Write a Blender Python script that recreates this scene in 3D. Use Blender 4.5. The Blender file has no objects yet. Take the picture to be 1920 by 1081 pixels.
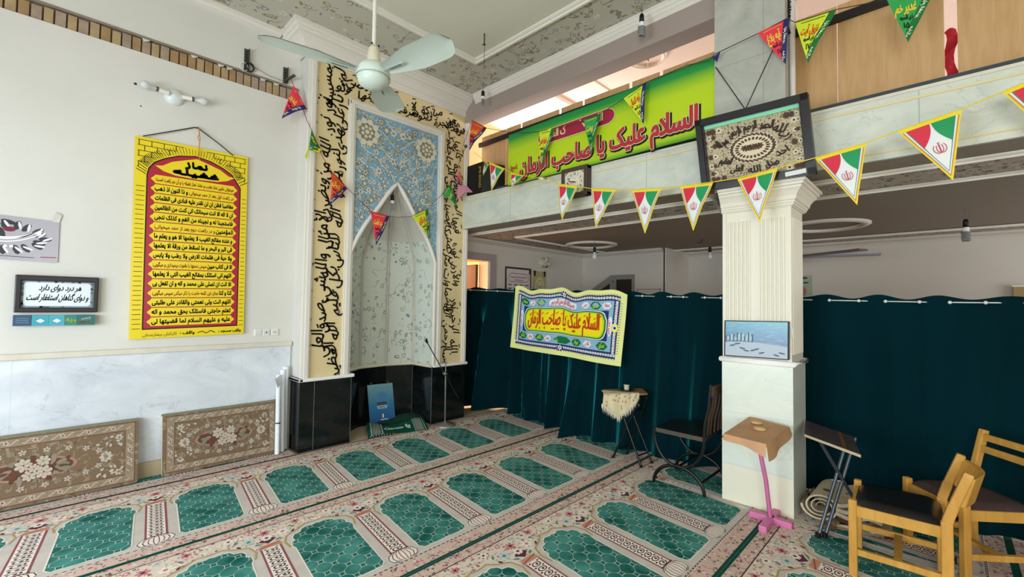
import bpy, math, random, re, unicodedata
from mathutils import Vector, Matrix
from mathutils.geometry import tessellate_polygon, interpolate_bezier
PI = math.pi
sc = bpy.context.scene
COL = sc.collection
random.seed(7)
R = random.Random(11)

# ------------------------------------------------------------------ camera, world, lights, exposure
cam = bpy.data.cameras.new('camera'); cam.sensor_width = 36.0; cam.lens = 835.5 / 1920 * 36; cam.clip_start = 0.05
co = bpy.data.objects.new('camera', cam); COL.objects.link(co); sc.camera = co
_y, _p, _r = math.radians(44.25), math.radians(1.966), math.radians(0.869)
fw = Vector((math.cos(_y) * math.cos(_p), math.sin(_y) * math.cos(_p), math.sin(_p)))
r0 = Vector((math.sin(_y), -math.cos(_y), 0)); u0 = r0.cross(fw)
rt = math.cos(_r) * r0 + math.sin(_r) * u0; up = -math.sin(_r) * r0 + math.cos(_r) * u0
co.matrix_world = Matrix(((rt.x, up.x, -fw.x, 0), (rt.y, up.y, -fw.y, 0), (rt.z, up.z, -fw.z, 1.45), (0, 0, 0, 1)))

wd = bpy.data.worlds.new('sky'); sc.world = wd; wd.use_nodes = True
_bg = wd.node_tree.nodes['Background']; _bg.inputs[0].default_value = (0.80, 0.90, 1.0, 1); _bg.inputs[1].default_value = 1.6

def area(name, loc, aim, sx, sy, power, col):
    l = bpy.data.lights.new(name, 'AREA'); l.shape = 'RECTANGLE'; l.size = sx; l.size_y = sy; l.energy = power; l.color = col
    o = bpy.data.objects.new(name, l); COL.objects.link(o); o.location = loc
    o.rotation_euler = (Vector(aim) - Vector(loc)).to_track_quat('-Z', 'Y').to_euler()
    return o
# daylight entering through the windows of the room, plus added fill lights
area('daylight_rear_window', (-2.75, 2.2, 1.35), (1.2, 2.9, -.5), 2.2, 1.6, 125, (0.82, 0.92, 1.0))
area('daylight_rear_window_near', (-2.75, -1.2, 1.6), (2.5, 0.2, .2), 2.2, 2.0, 108, (0.94, 1.0, 0.95))
area('daylight_side_window', (0.6, -3.45, 1.9), (1.2, 2.0, 1.5), 2.6, 2.0, 30, (1.0, 0.98, 0.94))
area('daylight_gallery_window', (5.6, 4.7, 3.3), (5.0, 2.3, 4.1), 1.6, 0.9, 80, (1.0, 0.90, 0.84))
area('gallery_end_fill', (6.2, -3.4, 3.3), (4.9, -.4, 4.1), 2.0, 0.9, 170, (1.0, 0.93, 0.90))  # added area light that brightens the gallery ceiling; no window behind it
area('lower_hall_fill', (6.2, -3.4, 1.4), (6.2, 1.0, 1.3), 2.0, 1.4, 38, (1.0, 0.98, 0.97))  # fill light added to brighten the lower hall from its unseen end
area('lamp_side_room', (4.3, 6.6, 2.2), (4.3, 6.6, 0), 1.2, 1.2, 170, (1.0, 0.78, 0.50))
sc.view_settings.view_transform = 'Standard'; sc.view_settings.look = 'None'
sc.view_settings.gamma = 1.0; sc.view_settings.use_curve_mapping = False
sc.view_settings.exposure = 0.58
sc.cycles.use_denoising = True
sc.cycles.max_bounces = 8; sc.cycles.diffuse_bounces = 5; sc.cycles.caustics_reflective = False; sc.cycles.caustics_refractive = False

# ------------------------------------------------------------------ materials
def lin(h):
    if isinstance(h, tuple): return h + (1,)
    h = h.lstrip('#'); o = []
    for i in (0, 2, 4):
        c = int(h[i:i + 2], 16) / 255; o.append(c / 12.92 if c <= .04045 else ((c + .055) / 1.055) ** 2.4)
    return (*o, 1)
MATS = {}
def base(name, rough=.6, spec=.3, metal=0.):
    m = bpy.data.materials.new(name); m.use_nodes = True; nt = m.node_tree; b = nt.nodes['Principled BSDF']
    b.inputs['Roughness'].default_value = rough; b.inputs['Specular IOR Level'].default_value = spec; b.inputs['Metallic'].default_value = metal
    return m, nt, b
def N(nt, t, **kw):
    n = nt.nodes.new(t)
    for k, v in kw.items():
        if k.startswith('i_'): n.inputs[k[2:].replace('_', ' ')].default_value = v
        else: setattr(n, k, v)
    return n
def coords(nt, sx=1, sy=1, sz=1, rot=(0, 0, 0)):
    tc = N(nt, 'ShaderNodeTexCoord'); mp = N(nt, 'ShaderNodeMapping')
    mp.inputs['Scale'].default_value = (sx, sy, sz); mp.inputs['Rotation'].default_value = rot
    nt.links.new(tc.outputs['Object'], mp.inputs[0]); return mp.outputs[0]
def math_(nt, op, a, b=None, c=None):
    n = N(nt, 'ShaderNodeMath', operation=op)
    for i, v in enumerate((a, b, c)):
        if v is None: continue
        if isinstance(v, (int, float)): n.inputs[i].default_value = v
        else: nt.links.new(v, n.inputs[i])
    return n.outputs[0]
def mix(nt, f, a, b):
    n = N(nt, 'ShaderNodeMix', data_type='RGBA')
    for i, v in ((0, f), (6, a), (7, b)):
        if isinstance(v, (int, float)): n.inputs[i].default_value = v
        elif isinstance(v, (tuple, str)): n.inputs[i].default_value = lin(v) if isinstance(v, str) or len(v) == 3 else v
        else: nt.links.new(v, n.inputs[i])
    return n.outputs[2]
def M(name, col='#888888', rough=.6, spec=.3, metal=0., var=.0, vs=6., bump=0., bs=60., vcol=None):
    """plain colour with an optional cloudy variation and fine bump"""
    if name in MATS: return MATS[name]
    m, nt, b = base(name, rough, spec, metal); c = lin(col); b.inputs['Base Color'].default_value = c
    if var:
        n = N(nt, 'ShaderNodeTexNoise'); n.inputs['Scale'].default_value = vs; n.inputs['Detail'].default_value = 5
        nt.links.new(coords(nt), n.inputs['Vector'])
        d = lin(vcol) if vcol else tuple(x * (1 - var) for x in c[:3]) + (1,)
        rp = N(nt, 'ShaderNodeMapRange'); rp.inputs[1].default_value = .35; rp.inputs[2].default_value = .7
        nt.links.new(n.outputs[0], rp.inputs[0]); nt.links.new(mix(nt, rp.outputs[0], c, d), b.inputs['Base Color'])
    if bump:
        n = N(nt, 'ShaderNodeTexNoise'); n.inputs['Scale'].default_value = bs; n.inputs['Detail'].default_value = 3
        nt.links.new(coords(nt), n.inputs['Vector'])
        bp = N(nt, 'ShaderNodeBump'); bp.inputs['Strength'].default_value = bump; bp.inputs['Distance'].default_value = .01
        nt.links.new(n.outputs[0], bp.inputs['Height']); nt.links.new(bp.outputs[0], b.inputs['Normal'])
    MATS[name] = m; return m
def marble(name, a, bcol, vein, sc_=2.2, rough=.25, seam=None):
    m, nt, b = base(name, rough, .5); v = coords(nt, 1, 1, 1.6, (0, .5, .3))
    n1 = N(nt, 'ShaderNodeTexNoise', i_Scale=sc_, i_Detail=8., i_Roughness=.62, i_Distortion=1.2); nt.links.new(v, n1.inputs['Vector'])
    r1 = N(nt, 'ShaderNodeMapRange'); r1.inputs[1].default_value = .35; r1.inputs[2].default_value = .7; nt.links.new(n1.outputs[0], r1.inputs[0])
    c = mix(nt, r1.outputs[0], a, bcol)
    n2 = N(nt, 'ShaderNodeTexNoise', i_Scale=sc_ * 1.6, i_Detail=6., i_Roughness=.55, i_Distortion=.8); nt.links.new(v, n2.inputs['Vector'])
    w = math_(nt, 'ABSOLUTE', math_(nt, 'SUBTRACT', n2.outputs[0], .5)); f = math_(nt, 'MULTIPLY', math_(nt, 'LESS_THAN', w, .008), .22)
    n3 = N(nt, 'ShaderNodeTexNoise', i_Scale=sc_ * .8); nt.links.new(v, n3.inputs['Vector'])
    f = math_(nt, 'MULTIPLY', f, math_(nt, 'GREATER_THAN', n3.outputs[0], .5))
    c = mix(nt, f, c, vein)
    nt.links.new(c, b.inputs['Base Color']); MATS[name] = m; return m
def floral(name, bg, pal, scale, thr=.34, vine=None, vw=.05, rough=.9, ring=False, dens=1., rel=0., sq=None):
    """small woven/carved flowers: coloured spots, optional outlines and winding vines"""
    m, nt, b = base(name, rough, .15); v = coords(nt)
    nz = N(nt, 'ShaderNodeTexNoise', i_Scale=scale * 1.3, i_Detail=1.); nt.links.new(v, nz.inputs['Vector'])
    vm = N(nt, 'ShaderNodeVectorMath', operation='MULTIPLY_ADD'); nt.links.new(nz.outputs['Color'], vm.inputs[0])
    vm.inputs[1].default_value = (.55 / scale,) * 3; nt.links.new(v, vm.inputs[2])
    vo = N(nt, 'ShaderNodeTexVoronoi', i_Scale=scale); nt.links.new(vm.outputs[0], vo.inputs['Vector'])
    sp = N(nt, 'ShaderNodeSeparateColor'); nt.links.new(vo.outputs['Color'], sp.inputs[0])
    rp = N(nt, 'ShaderNodeValToRGB'); rp.color_ramp.interpolation = 'CONSTANT'; el = rp.color_ramp.elements
    for i, p in enumerate(pal):
        e = el[i] if i < 2 else el.new(0); e.position = i / len(pal); 
    for i, p in enumerate(pal): el[i].position = i / len(pal); el[i].color = lin(p)
    nt.links.new(sp.outputs[0], rp.inputs[0])
    col = lin(bg)
    if vine:
        v2 = N(nt, 'ShaderNodeTexVoronoi', feature='DISTANCE_TO_EDGE', i_Scale=scale * .62); nt.links.new(vm.outputs[0], v2.inputs['Vector'])
        col = mix(nt, math_(nt, 'LESS_THAN', v2.outputs['Distance'], vw), col, vine)
    if sq:   # short engraved squiggles
        n2 = N(nt, 'ShaderNodeTexNoise', i_Scale=scale * sq[1], i_Detail=1.5, i_Distortion=.6); nt.links.new(v, n2.inputs['Vector'])
        n3 = N(nt, 'ShaderNodeTexNoise', i_Scale=scale * sq[1] * 1.1, i_Detail=0.); nt.links.new(v, n3.inputs['Vector'])
        q = math_(nt, 'MULTIPLY', math_(nt, 'LESS_THAN', math_(nt, 'ABSOLUTE', math_(nt, 'SUBTRACT', n2.outputs[0], .5)), sq[2]), math_(nt, 'GREATER_THAN', n3.outputs[0], .52))
        col = mix(nt, q, col, sq[0])
    d = vo.outputs['Distance']
    if ring: f = math_(nt, 'LESS_THAN', math_(nt, 'ABSOLUTE', math_(nt, 'SUBTRACT', d, thr)), .055)
    else: f = math_(nt, 'LESS_THAN', d, thr)
    if dens < 1: f = math_(nt, 'MULTIPLY', f, math_(nt, 'LESS_THAN', sp.outputs[1], dens))
    col = mix(nt, f, col, rp.outputs[0])
    nt.links.new(col, b.inputs['Base Color'])
    if rel:
        bp = N(nt, 'ShaderNodeBump', i_Strength=rel, i_Distance=.01); nt.links.new(f, bp.inputs['Height']); nt.links.new(bp.outputs[0], b.inputs['Normal'])
    MATS[name] = m; return m
def lattice(name):
    """green prayer field: diagonal lattice of four-pointed stars in pale outlines"""
    m, nt, b = base(name, .95, .1); v = coords(nt)
    sp = N(nt, 'ShaderNodeSeparateXYZ'); nt.links.new(v, sp.inputs[0])
    X = math_(nt, 'MULTIPLY', math_(nt, 'SUBTRACT', sp.outputs[0], math_(nt, 'MULTIPLY', sp.outputs[1], .12)), 1 / .118)
    Y = math_(nt, 'MULTIPLY', sp.outputs[1], 1 / .125)
    u = math_(nt, 'ADD', X, Y); w = math_(nt, 'SUBTRACT', X, Y)
    def dist(q): return math_(nt, 'ABSOLUTE', math_(nt, 'SUBTRACT', math_(nt, 'FRACT', q), .5))
    du, dw = dist(u), dist(w)
    s = math_(nt, 'ADD', math_(nt, 'POWER', du, .66), math_(nt, 'POWER', dw, .66))
    star = math_(nt, 'LESS_THAN', s, .45)
    ol = math_(nt, 'LESS_THAN', math_(nt, 'ABSOLUTE', math_(nt, 'SUBTRACT', s, .47)), .045)
    ln = math_(nt, 'LESS_THAN', math_(nt, 'MINIMUM', du, dw), .03)
    nz = N(nt, 'ShaderNodeTexNoise', i_Scale=5., i_Detail=4.); nt.links.new(v, nz.inputs['Vector'])
    r2 = N(nt, 'ShaderNodeMapRange'); r2.inputs[1].default_value = .35; r2.inputs[2].default_value = .65; nt.links.new(nz.outputs[0], r2.inputs[0])
    g = mix(nt, r2.outputs[0], '#12564f', '#4a8f86')
    c = mix(nt, ln, g, '#7f918f'); c = mix(nt, star, c, '#1d5f56'); c = mix(nt, ol, c, '#b9c9c0')
    nt.links.new(c, b.inputs['Base Color']); MATS[name] = m; return m
def wood(name, a, bcol, sx=1, sy=1, sz=1, rough=.5, scale=6.):
    m, nt, b = base(name, rough, .35); v = coords(nt, sx, sy, sz)
    n = N(nt, 'ShaderNodeTexNoise', i_Scale=scale, i_Detail=5., i_Distortion=.6); nt.links.new(v, n.inputs['Vector'])
    r = N(nt, 'ShaderNodeMapRange'); r.inputs[1].default_value = .3; r.inputs[2].default_value = .7; nt.links.new(n.outputs[0], r.inputs[0])
    nt.links.new(mix(nt, r.outputs[0], a, bcol), b.inputs['Base Color']); MATS[name] = m; return m
def glass(name, col='#f4f6f4', tr=.9):
    m, nt, b = base(name, .04, .5); b.inputs['Base Color'].default_value = lin(col); b.inputs['Transmission Weight'].default_value = tr; b.inputs['IOR'].default_value = 1.3
    MATS[name] = m; return m
def velvet(name, col, tint):
    m, nt, b = base(name, .95, .05); b.inputs['Sheen Weight'].default_value = 1.; b.inputs['Sheen Roughness'].default_value = .38; b.inputs['Sheen Tint'].default_value = lin(tint)
    n = N(nt, 'ShaderNodeTexNoise', i_Scale=3., i_Detail=5.); nt.links.new(coords(nt, 1, 1, .35), n.inputs['Vector'])
    c = lin(col); nt.links.new(mix(nt, n.outputs[0], tuple(x * .6 for x in c[:3]) + (1,), tuple(min(1, x * 1.4) for x in c[:3]) + (1,)), b.inputs['Base Color'])
    MATS[name] = m; return m

PLASTER = M('white_plaster', '#d9d7d1', .85, .2, var=.07, vs=1.6, bump=.08, bs=45)
PLASTER2 = M('lower_hall_plaster', '#d2ccc4', .85, .2, var=.06, vs=1.4)
CEIL = M('ceiling_plaster', '#d9d7cb', .9, .15, var=.05, vs=1.)
TRIMW = M('white_gypsum', '#e2ddd5', .7, .25)
WMARB = marble('wainscot_marble', '#dfe4ea', '#c4cbd6', '#8d8f98', 1.8, .3)
BMARB = marble('balcony_marble', '#d5d9d0', '#bcc4bd', '#8b8c84', 2.4, .35)
PMARB = marble('pillar_marble', '#b9bab2', '#a2a49c', '#86877f', 2.2, .3)
CMARB = marble('column_marble', '#e4e9df', '#d3ddd6', '#b5bdb4', 1.6, .28)
RAILM = M('rail_marble', '#d9d2c4', .35, .4, var=.1, vs=9)
BLACK = marble('black_granite', '#0a0c0d', '#1b2121', '#2c3432', 7., .12)
CREAM = M('cream_panel', '#e3cf9f', .7, .25, var=.06, vs=2)
BLUE = M('sky_blue_panel', '#86b0cb', .75, .2, var=.1, vs=5)
INK = M('dark_brown_lettering', '#1b1512', .5, .3)
BLK = M('black_ink', '#101010', .5, .3)
WHT = M('white_paint', '#f0efec', .55, .3)
BAND = floral('carved_ceiling_band', '#c2beb2', ['#8d877b', '#9b9388', '#9a8859', '#8ba0a8', '#dad6ca'], 12, .3, None, ring=True, dens=.5, rel=.4, sq=('#928b7f', .62, .02))
SOFB = floral('carved_soffit_band', '#b5aea4', ['#7b746b', '#8a8379', '#d2cbc0'], 15, .32, None, ring=True, dens=.5, rel=.4, sq=('#6f685f', .9, .03))
FACET = floral('painted_niche_facet', '#cfd4cb', ['#8f9896', '#a1887a', '#8391a8', '#98a99c', '#94866f'], 12, .27, None, ring=True, dens=.6, sq=('#a6afa4', .6, .018))
NICHEW = M('niche_dome_plaster', '#c9c6bd', .8, .2, var=.12, vs=4)

# ------------------------------------------------------------------ lettering (connected script shaped glyph by glyph)
FORMS, LIG = {}, {}
for cp in list(range(0xFB50, 0xFDFC)) + list(range(0xFE70, 0xFEFD)):
    d = unicodedata.decomposition(chr(cp)).split()
    if len(d) < 2 or d[0] not in ('<isolated>', '<final>', '<initial>', '<medial>'): continue
    k = ('<isolated>', '<final>', '<initial>', '<medial>').index(d[0])
    if len(d) == 2: FORMS.setdefault(chr(int(d[1], 16)), {})[k] = chr(cp)
    elif len(d) == 3 and d[1] == '0644' and d[2] in ('0627', '0623', '0622', '0625'): LIG.setdefault(chr(int(d[2], 16)), {})[k] = chr(cp)
def shape(s):
    out, i, jp = [], 0, False
    while i < len(s):
        c = s[i]
        if c == 'ل' and i + 1 < len(s) and s[i + 1] in LIG: out.append(LIG[s[i + 1]][1 if jp else 0]); jp = False; i += 2; continue
        if c not in FORMS: out.append(c); jp = False; i += 1; continue
        f = FORMS[c]; nx = s[i + 1] if i + 1 < len(s) else ' '
        can = 2 in f and nx in FORMS and 1 in FORMS[nx]
        out.append(f[3] if jp and can and 3 in f else f[1] if jp and 1 in f else f[2] if can else f.get(0, c)); jp = can; i += 1
    if not any(c in FORMS for c in s) and not any('\u06f0' <= c <= '\u06f9' for c in s): return s
    return re.sub(r'[0-9۰-۹]+', lambda m: m.group(0)[::-1], ''.join(reversed(out)))
GL = {}
def sarea(p): return sum(p[i - 1][0] * p[i][1] - p[i][0] * p[i - 1][1] for i in range(len(p))) / 2
def inside(q, p):
    r = False
    for i in range(len(p)):
        (x1, y1), (x2, y2) = p[i - 1], p[i]
        if (y1 > q[1]) != (y2 > q[1]) and q[0] < (x2 - x1) * (q[1] - y1) / (y2 - y1) + x1: r = not r
    return r
def _loops(body):
    c = bpy.data.curves.new('t', 'FONT'); c.body = body; c.size = 1
    o = bpy.data.objects.new('t', c); COL.objects.link(o)
    cu = o.to_curve(bpy.context.evaluated_depsgraph_get()); res = []
    for s in cu.splines:
        b = s.bezier_points; n = len(b); pts = []
        for i in range(n):
            a, e = b[i], b[(i + 1) % n]
            st = abs((a.handle_right - a.co).cross(e.co - a.co).z) < 1e-6 and abs((e.handle_left - e.co).cross(a.co - e.co).z) < 1e-6
            q = [a.co, e.co] if st else interpolate_bezier(a.co, a.handle_right, e.handle_left, e.co, 4)
            for p in q[:-1]:
                if not pts or (Vector(p[:2]) - Vector(pts[-1])).length > 1e-4: pts.append((p[0], p[1]))
        if len(pts) > 2: res.append(pts)
    o.to_curve_clear(); bpy.data.objects.remove(o); bpy.data.curves.remove(c)
    return res
_bar = min(p[0] for p in _loops('|')[0])
def glyph(ch):
    if ch in GL: return GL[ch]
    L = _loops(ch + '|'); adv = min(p[0] for p in L[-1]) - _bar; L = L[:-1]
    outs = []
    if L:
        big = max(L, key=lambda p: abs(sarea(p))); sg = 1 if sarea(big) > 0 else -1
        outs = [[p, []] for p in L if sarea(p) * sg > 0]
        for h in L:
            if sarea(h) * sg > 0: continue
            for o in outs:
                if inside(h[0], o[0]): o[1].append(h); break
    gs = []
    for o, hs in outs:
        loops = [o] + hs; tri = tessellate_polygon([[Vector((*p, 0)) for p in l] for l in loops])
        gs.append((loops, [tuple(t) for t in tri]))
    GL[ch] = (gs, adv); return GL[ch]
def layout(s):
    x = 0; res = []
    for ch in shape(s):
        gs, adv = glyph(ch)
        for g in gs: res.append((x, g))
        x += adv
    return res, x

# ------------------------------------------------------------------ mesh builder
ORG = {}
class MB:
    def __init__(s): s.v = []; s.f = []; s.mi = []; s.sm = []; s.mats = []
    def k(s, m):
        if m not in s.mats: s.mats.append(m)
        return s.mats.index(m)
    def add(s, pts, faces, m, smooth=False):
        o = len(s.v); s.v += [tuple(p) for p in pts]; i = s.k(m)
        for f in faces: s.f.append(tuple(a + o for a in f)); s.mi.append(i); s.sm.append(smooth)
        return s
    def box(s, x0, x1, y0, y1, z0, z1, m):
        p = [(x, y, z) for z in (z0, z1) for y in (y0, y1) for x in (x0, x1)]
        return s.add(p, [(0, 2, 3, 1), (4, 5, 7, 6), (0, 1, 5, 4), (2, 6, 7, 3), (0, 4, 6, 2), (1, 3, 7, 5)], m)
    def hexa(s, p, m):   # 8 points, bottom loop then top loop
        return s.add(p, [(3, 2, 1, 0), (4, 5, 6, 7), (0, 1, 5, 4), (1, 2, 6, 5), (2, 3, 7, 6), (3, 0, 4, 7)], m)
    def bar(s, a, b, w, h, m, upv=(0, 0, 1)):
        a, b = Vector(a), Vector(b); d = (b - a).normalized(); sd = d.cross(Vector(upv))
        if sd.length < 1e-4: sd = d.cross(Vector((1, 0, 0)))
        sd.normalize(); u = sd.cross(d); q = []
        for e in (a, b):
            for i, j in ((-1, -1), (1, -1), (1, 1), (-1, 1)): q.append(e + sd * w / 2 * i + u * h / 2 * j)
        return s.hexa(q, m)
    def tube(s, pts, r, m, n=8, closed=False, caps=True):
        pts = [Vector(p) for p in pts]; L = len(pts); rs = r if isinstance(r, (list, tuple)) else [r] * L
        t = (pts[1] - pts[0]).normalized(); u = t.cross(Vector((0, 0, 1)))
        if u.length < .05: u = t.cross(Vector((1, 0, 0)))
        u.normalize(); vs = []
        for i, p in enumerate(pts):
            a = pts[i - 1] if (i or closed) else p; b = pts[(i + 1) % L] if (i < L - 1 or closed) else p
            t = (b - a).normalized(); u = (u - t * u.dot(t)).normalized(); w = t.cross(u)
            for k in range(n): an = 2 * PI * k / n; vs.append(p + (u * math.cos(an) + w * math.sin(an)) * rs[i])
        fs = []
        for i in range(L if closed else L - 1):
            for k in range(n): j = (i + 1) % L; fs.append((i * n + k, i * n + (k + 1) % n, j * n + (k + 1) % n, j * n + k))
        s.add(vs, fs, m, True)
        if caps and not closed: s.add(vs[:n], [tuple(reversed(range(n)))], m); s.add(vs[-n:], [tuple(range(n))], m)
        return s
    def lathe(s, prof, c, m, n=20, ax=(0, 0, 1), smooth=True):
        c = Vector(c); a = Vector(ax).normalized(); u = a.cross(Vector((0, 1, 0)))
        if u.length < .05: u = a.cross(Vector((1, 0, 0)))
        u.normalize(); w = a.cross(u); vs = []
        for r, z in prof:
            for k in range(n): an = 2 * PI * k / n; vs.append(c + a * z + (u * math.cos(an) + w * math.sin(an)) * max(r, 1e-4))
        fs = [(i * n + k, i * n + (k + 1) % n, (i + 1) * n + (k + 1) % n, (i + 1) * n + k) for i in range(len(prof) - 1) for k in range(n)]
        return s.add(vs, fs, m, smooth)
    def ball(s, c, r, m, n=12):
        return s.lathe([(r * math.sin(PI * i / 8), -r * math.cos(PI * i / 8)) for i in range(9)], c, m, n)
    def poly(s, pts2, mp, h, m):
        tri = tessellate_polygon([[Vector((p[0], p[1], 0)) for p in pts2]])
        return s.add([mp(p[0], p[1], h) for p in pts2], [tuple(t) for t in tri], m)
    def rect(s, u0, u1, v0, v1, mp, h, m, nu=1, nv=1):
        g = [mp(u0 + (u1 - u0) * i / nu, v0 + (v1 - v0) * j / nv, h) for j in range(nv + 1) for i in range(nu + 1)]
        return s.add(g, [(j * (nu + 1) + i, j * (nu + 1) + i + 1, (j + 1) * (nu + 1) + i + 1, (j + 1) * (nu + 1) + i) for j in range(nv) for i in range(nu)], m)
    def line(s, pts2, w, mp, h, m, closed=False):
        n = len(pts2); L, Rr = [], []
        for i, p in enumerate(pts2):
            a = pts2[i - 1] if (i or closed) else p; b = pts2[(i + 1) % n] if (i < n - 1 or closed) else p
            dx, dy = b[0] - a[0], b[1] - a[1]; l = math.hypot(dx, dy) or 1; nx, ny = -dy / l * w / 2, dx / l * w / 2
            L.append(mp(p[0] + nx, p[1] + ny, h)); Rr.append(mp(p[0] - nx, p[1] - ny, h))
        return s.add(L + Rr, [(i, (i + 1) % n, n + (i + 1) % n, n + i) for i in range(n if closed else n - 1)], m)
    def disc(s, cx, cy, r, mp, h, m, n=14, ry=None, rot=0):
        ry = ry or r; c, d = math.cos(rot), math.sin(rot); P = []
        for k in range(n): a = 2 * PI * k / n; x, y = r * math.cos(a), ry * math.sin(a); P.append(mp(cx + x * c - y * d, cy + x * d + y * c, h))
        return s.add([mp(cx, cy, h)] + P, [(0, 1 + k, 1 + (k + 1) % n) for k in range(n)], m)
    def solid(s, pts2, mp, h0, h1, m, side=None):
        s.poly(pts2, mp, h1, m); s.poly(list(reversed(pts2)), mp, h0, m); n = len(pts2)
        a = [mp(p[0], p[1], h0) for p in pts2]; b = [mp(p[0], p[1], h1) for p in pts2]
        return s.add(a + b, [(i, (i + 1) % n, n + (i + 1) % n, n + i) for i in range(n)], side or m)
    def text(s, t, mp, cx, cy, size, m, h=.001, width=None, bold=0., slant=0., ys=1., fill=True, rot=0., warp=None):
        res, w = layout(t)
        if not w: return s
        sx = width / w if width else size
        c, d = math.cos(rot), math.sin(rot)
        for x, (loops, tri) in res:
            def T(p):
                u, v = (p[0] + x - w / 2) * sx + slant * p[1] * size, p[1] * size * ys
                u, v = cx + u * c - v * d, cy + u * d + v * c
                return warp(u, v) if warp else (u, v)
            L2 = [[T(p) for p in l] for l in loops]
            if fill: s.add([mp(q[0], q[1], h) for l in L2 for q in l], tri, m)
            if bold:
                for l in L2:
                    n = len(l); A, B = [], []
                    for i in range(n):
                        a, b = l[i - 1], l[(i + 1) % n]; dx, dy = b[0] - a[0], b[1] - a[1]; q = math.hypot(dx, dy) or 1
                        nx, ny = -dy / q * bold, dx / q * bold
                        A.append(mp(l[i][0] + nx, l[i][1] + ny, h)); B.append(mp(l[i][0] - nx, l[i][1] - ny, h))
                    s.add(A + B, [(i, (i + 1) % n, n + (i + 1) % n, n + i) for i in range(n)], m)
        return s
    def flower(s, cx, cy, r, mp, h, cols, n=6, rot=0., dh=.0006, ctr=.32):
        for i, m in enumerate(cols[:-1]):
            k = 1 - .34 * i
            for j in range(n):
                a = rot + 2 * PI * j / n + i * PI / n
                s.disc(cx + math.cos(a) * r * .58 * k, cy + math.sin(a) * r * .58 * k, r * .43 * k, mp, h + dh * i + dh * .12 * j, m, 7, r * .28 * k, a)
        s.disc(cx, cy, r * ctr, mp, h + dh * len(cols), cols[-1], 8); return s
    def scrawl(s, u0, u1, v, mp, h, m, amp=.01, w=.004, n=14, k=0.):
        return s.line([(u0 + (u1 - u0) * i / n, v + amp * math.sin(i * 1.9 + k) * math.cos(i * .7 + k)) for i in range(n + 1)], w, mp, h, m)
    def build(s, name, parent=None, loc=None):
        me = bpy.data.meshes.new(name)
        if loc is None: loc = ORG.get(parent.name, Vector((0, 0, 0))) if parent else Vector((0, 0, 0))
        loc = Vector(loc)
        me.from_pydata([tuple(Vector(p) - loc) for p in s.v], [], s.f)
        for m in s.mats: me.materials.append(m)
        me.polygons.foreach_set('material_index', s.mi); me.polygons.foreach_set('use_smooth', s.sm); me.update()
        o = bpy.data.objects.new(name, me); COL.objects.link(o)
        if parent: o.parent = parent
        else: o.location = loc
        ORG[o.name] = loc
        return o
def bev(o, w=.004, seg=2):
    b = o.modifiers.new('bevel', 'BEVEL'); b.width = w; b.segments = seg; b.limit_method = 'ANGLE'; b.angle_limit = .6; return o
def tag(o, label, cat, group=None):
    o['label'] = label; o['category'] = cat
    if group: o['group'] = group
    return o
def thing(name, label, cat, loc, group=None, local=False, rz=0):
    o = bpy.data.objects.new(name, None); COL.objects.link(o); o.location = loc; o.rotation_euler = (0, 0, rz); o.empty_display_size = .1
    ORG[o.name] = Vector((0, 0, 0)) if local else Vector(loc); return tag(o, label, cat, group)
def st(o): o['kind'] = 'structure'; return o
def on_y(y0): return lambda u, v, h: (u, y0 - h, v)          # face looking towards -y: u = x, v = z
def on_x(x0): return lambda u, v, h: (x0 - h, -u, v)         # face looking towards -x: u = -y (right in view), v = z
def on_z(z0): return lambda u, v, h: (u, v, z0 + h)
def frame(o, ux, uy):
    o, ux, uy = Vector(o), Vector(ux), Vector(uy); n = ux.cross(uy).normalized()
    return lambda u, v, h: o + ux * u + uy * v + n * h
def rrect(x0, x1, y0, y1, r, n=4):
    P = []
    for cx, cy, a in ((x1 - r, y1 - r, 0), (x0 + r, y1 - r, 90), (x0 + r, y0 + r, 180), (x1 - r, y0 + r, 270)):
        for i in range(n + 1): t = math.radians(a + 90 * i / n); P.append((cx + r * math.cos(t), cy + r * math.sin(t)))
    return P

# ------------------------------------------------------------------ the setting
def S(name, *boxes, m=PLASTER):
    b = MB()
    for q in boxes: b.box(*q[:6], q[6] if len(q) > 6 else m)
    return st(b.build(name))
FLOORM = M('floor_screed', '#b9a98f', .8, .2, var=.1)
S('floor', (-2.95, 8.2, -3.75, 8.1, -.12, -.012), m=FLOORM)
# prayer wall (left in the view): solid below, with a strip of bare brick left open high up
b = MB()
b.box(-2.95, 1.70, 4.7, 4.9, -.012, 3.462, PLASTER); b.box(-2.95, 1.70, 4.7, 4.9, 3.60, 4.1, PLASTER); b.box(-2.95, 1.66, 4.74, 4.9, 3.462, 3.60, M('mortar', '#85745f', .9, .1))
b.box(1.66, 4.0, 4.98, 5.1, -.012, 4.15, PLASTER)
b.box(4.55, 7.8, 4.9, 5.1, -.012, 2.4, PLASTER2); b.box(3.74, 4.0, 4.9, 5.1, -.012, 2.4, PLASTER2); b.box(4.0, 4.55, 4.9, 5.1, 2.085, 2.4, PLASTER2)
b.box(3.74, 5.0, 4.9, 5.1, 2.75, 4.15, M('gallery_warm_lit_plaster', '#e6c795', .85, .2)); b.box(5.0, 6.2, 4.9, 5.1, 2.75, 3.05, PLASTER); b.box(5.0, 6.2, 4.9, 5.1, 3.98, 4.15, PLASTER); b.box(6.2, 8.0, 4.9, 5.1, 2.75, 4.15, PLASTER)  # warm light is put into the plaster colour at the near gallery end
b.lathe([(.012, 0), (.008, .004), (0, .005)], (.40, 4.701, 3.19), M('wall_hole', '#3a3630'), 8, (0, -1, 0)); b.lathe([(.008, 0), (0, .004)], (.44, 4.701, 3.02), MATS['wall_hole'], 8, (0, -1, 0))
st(b.build('wall_left'))
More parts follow.
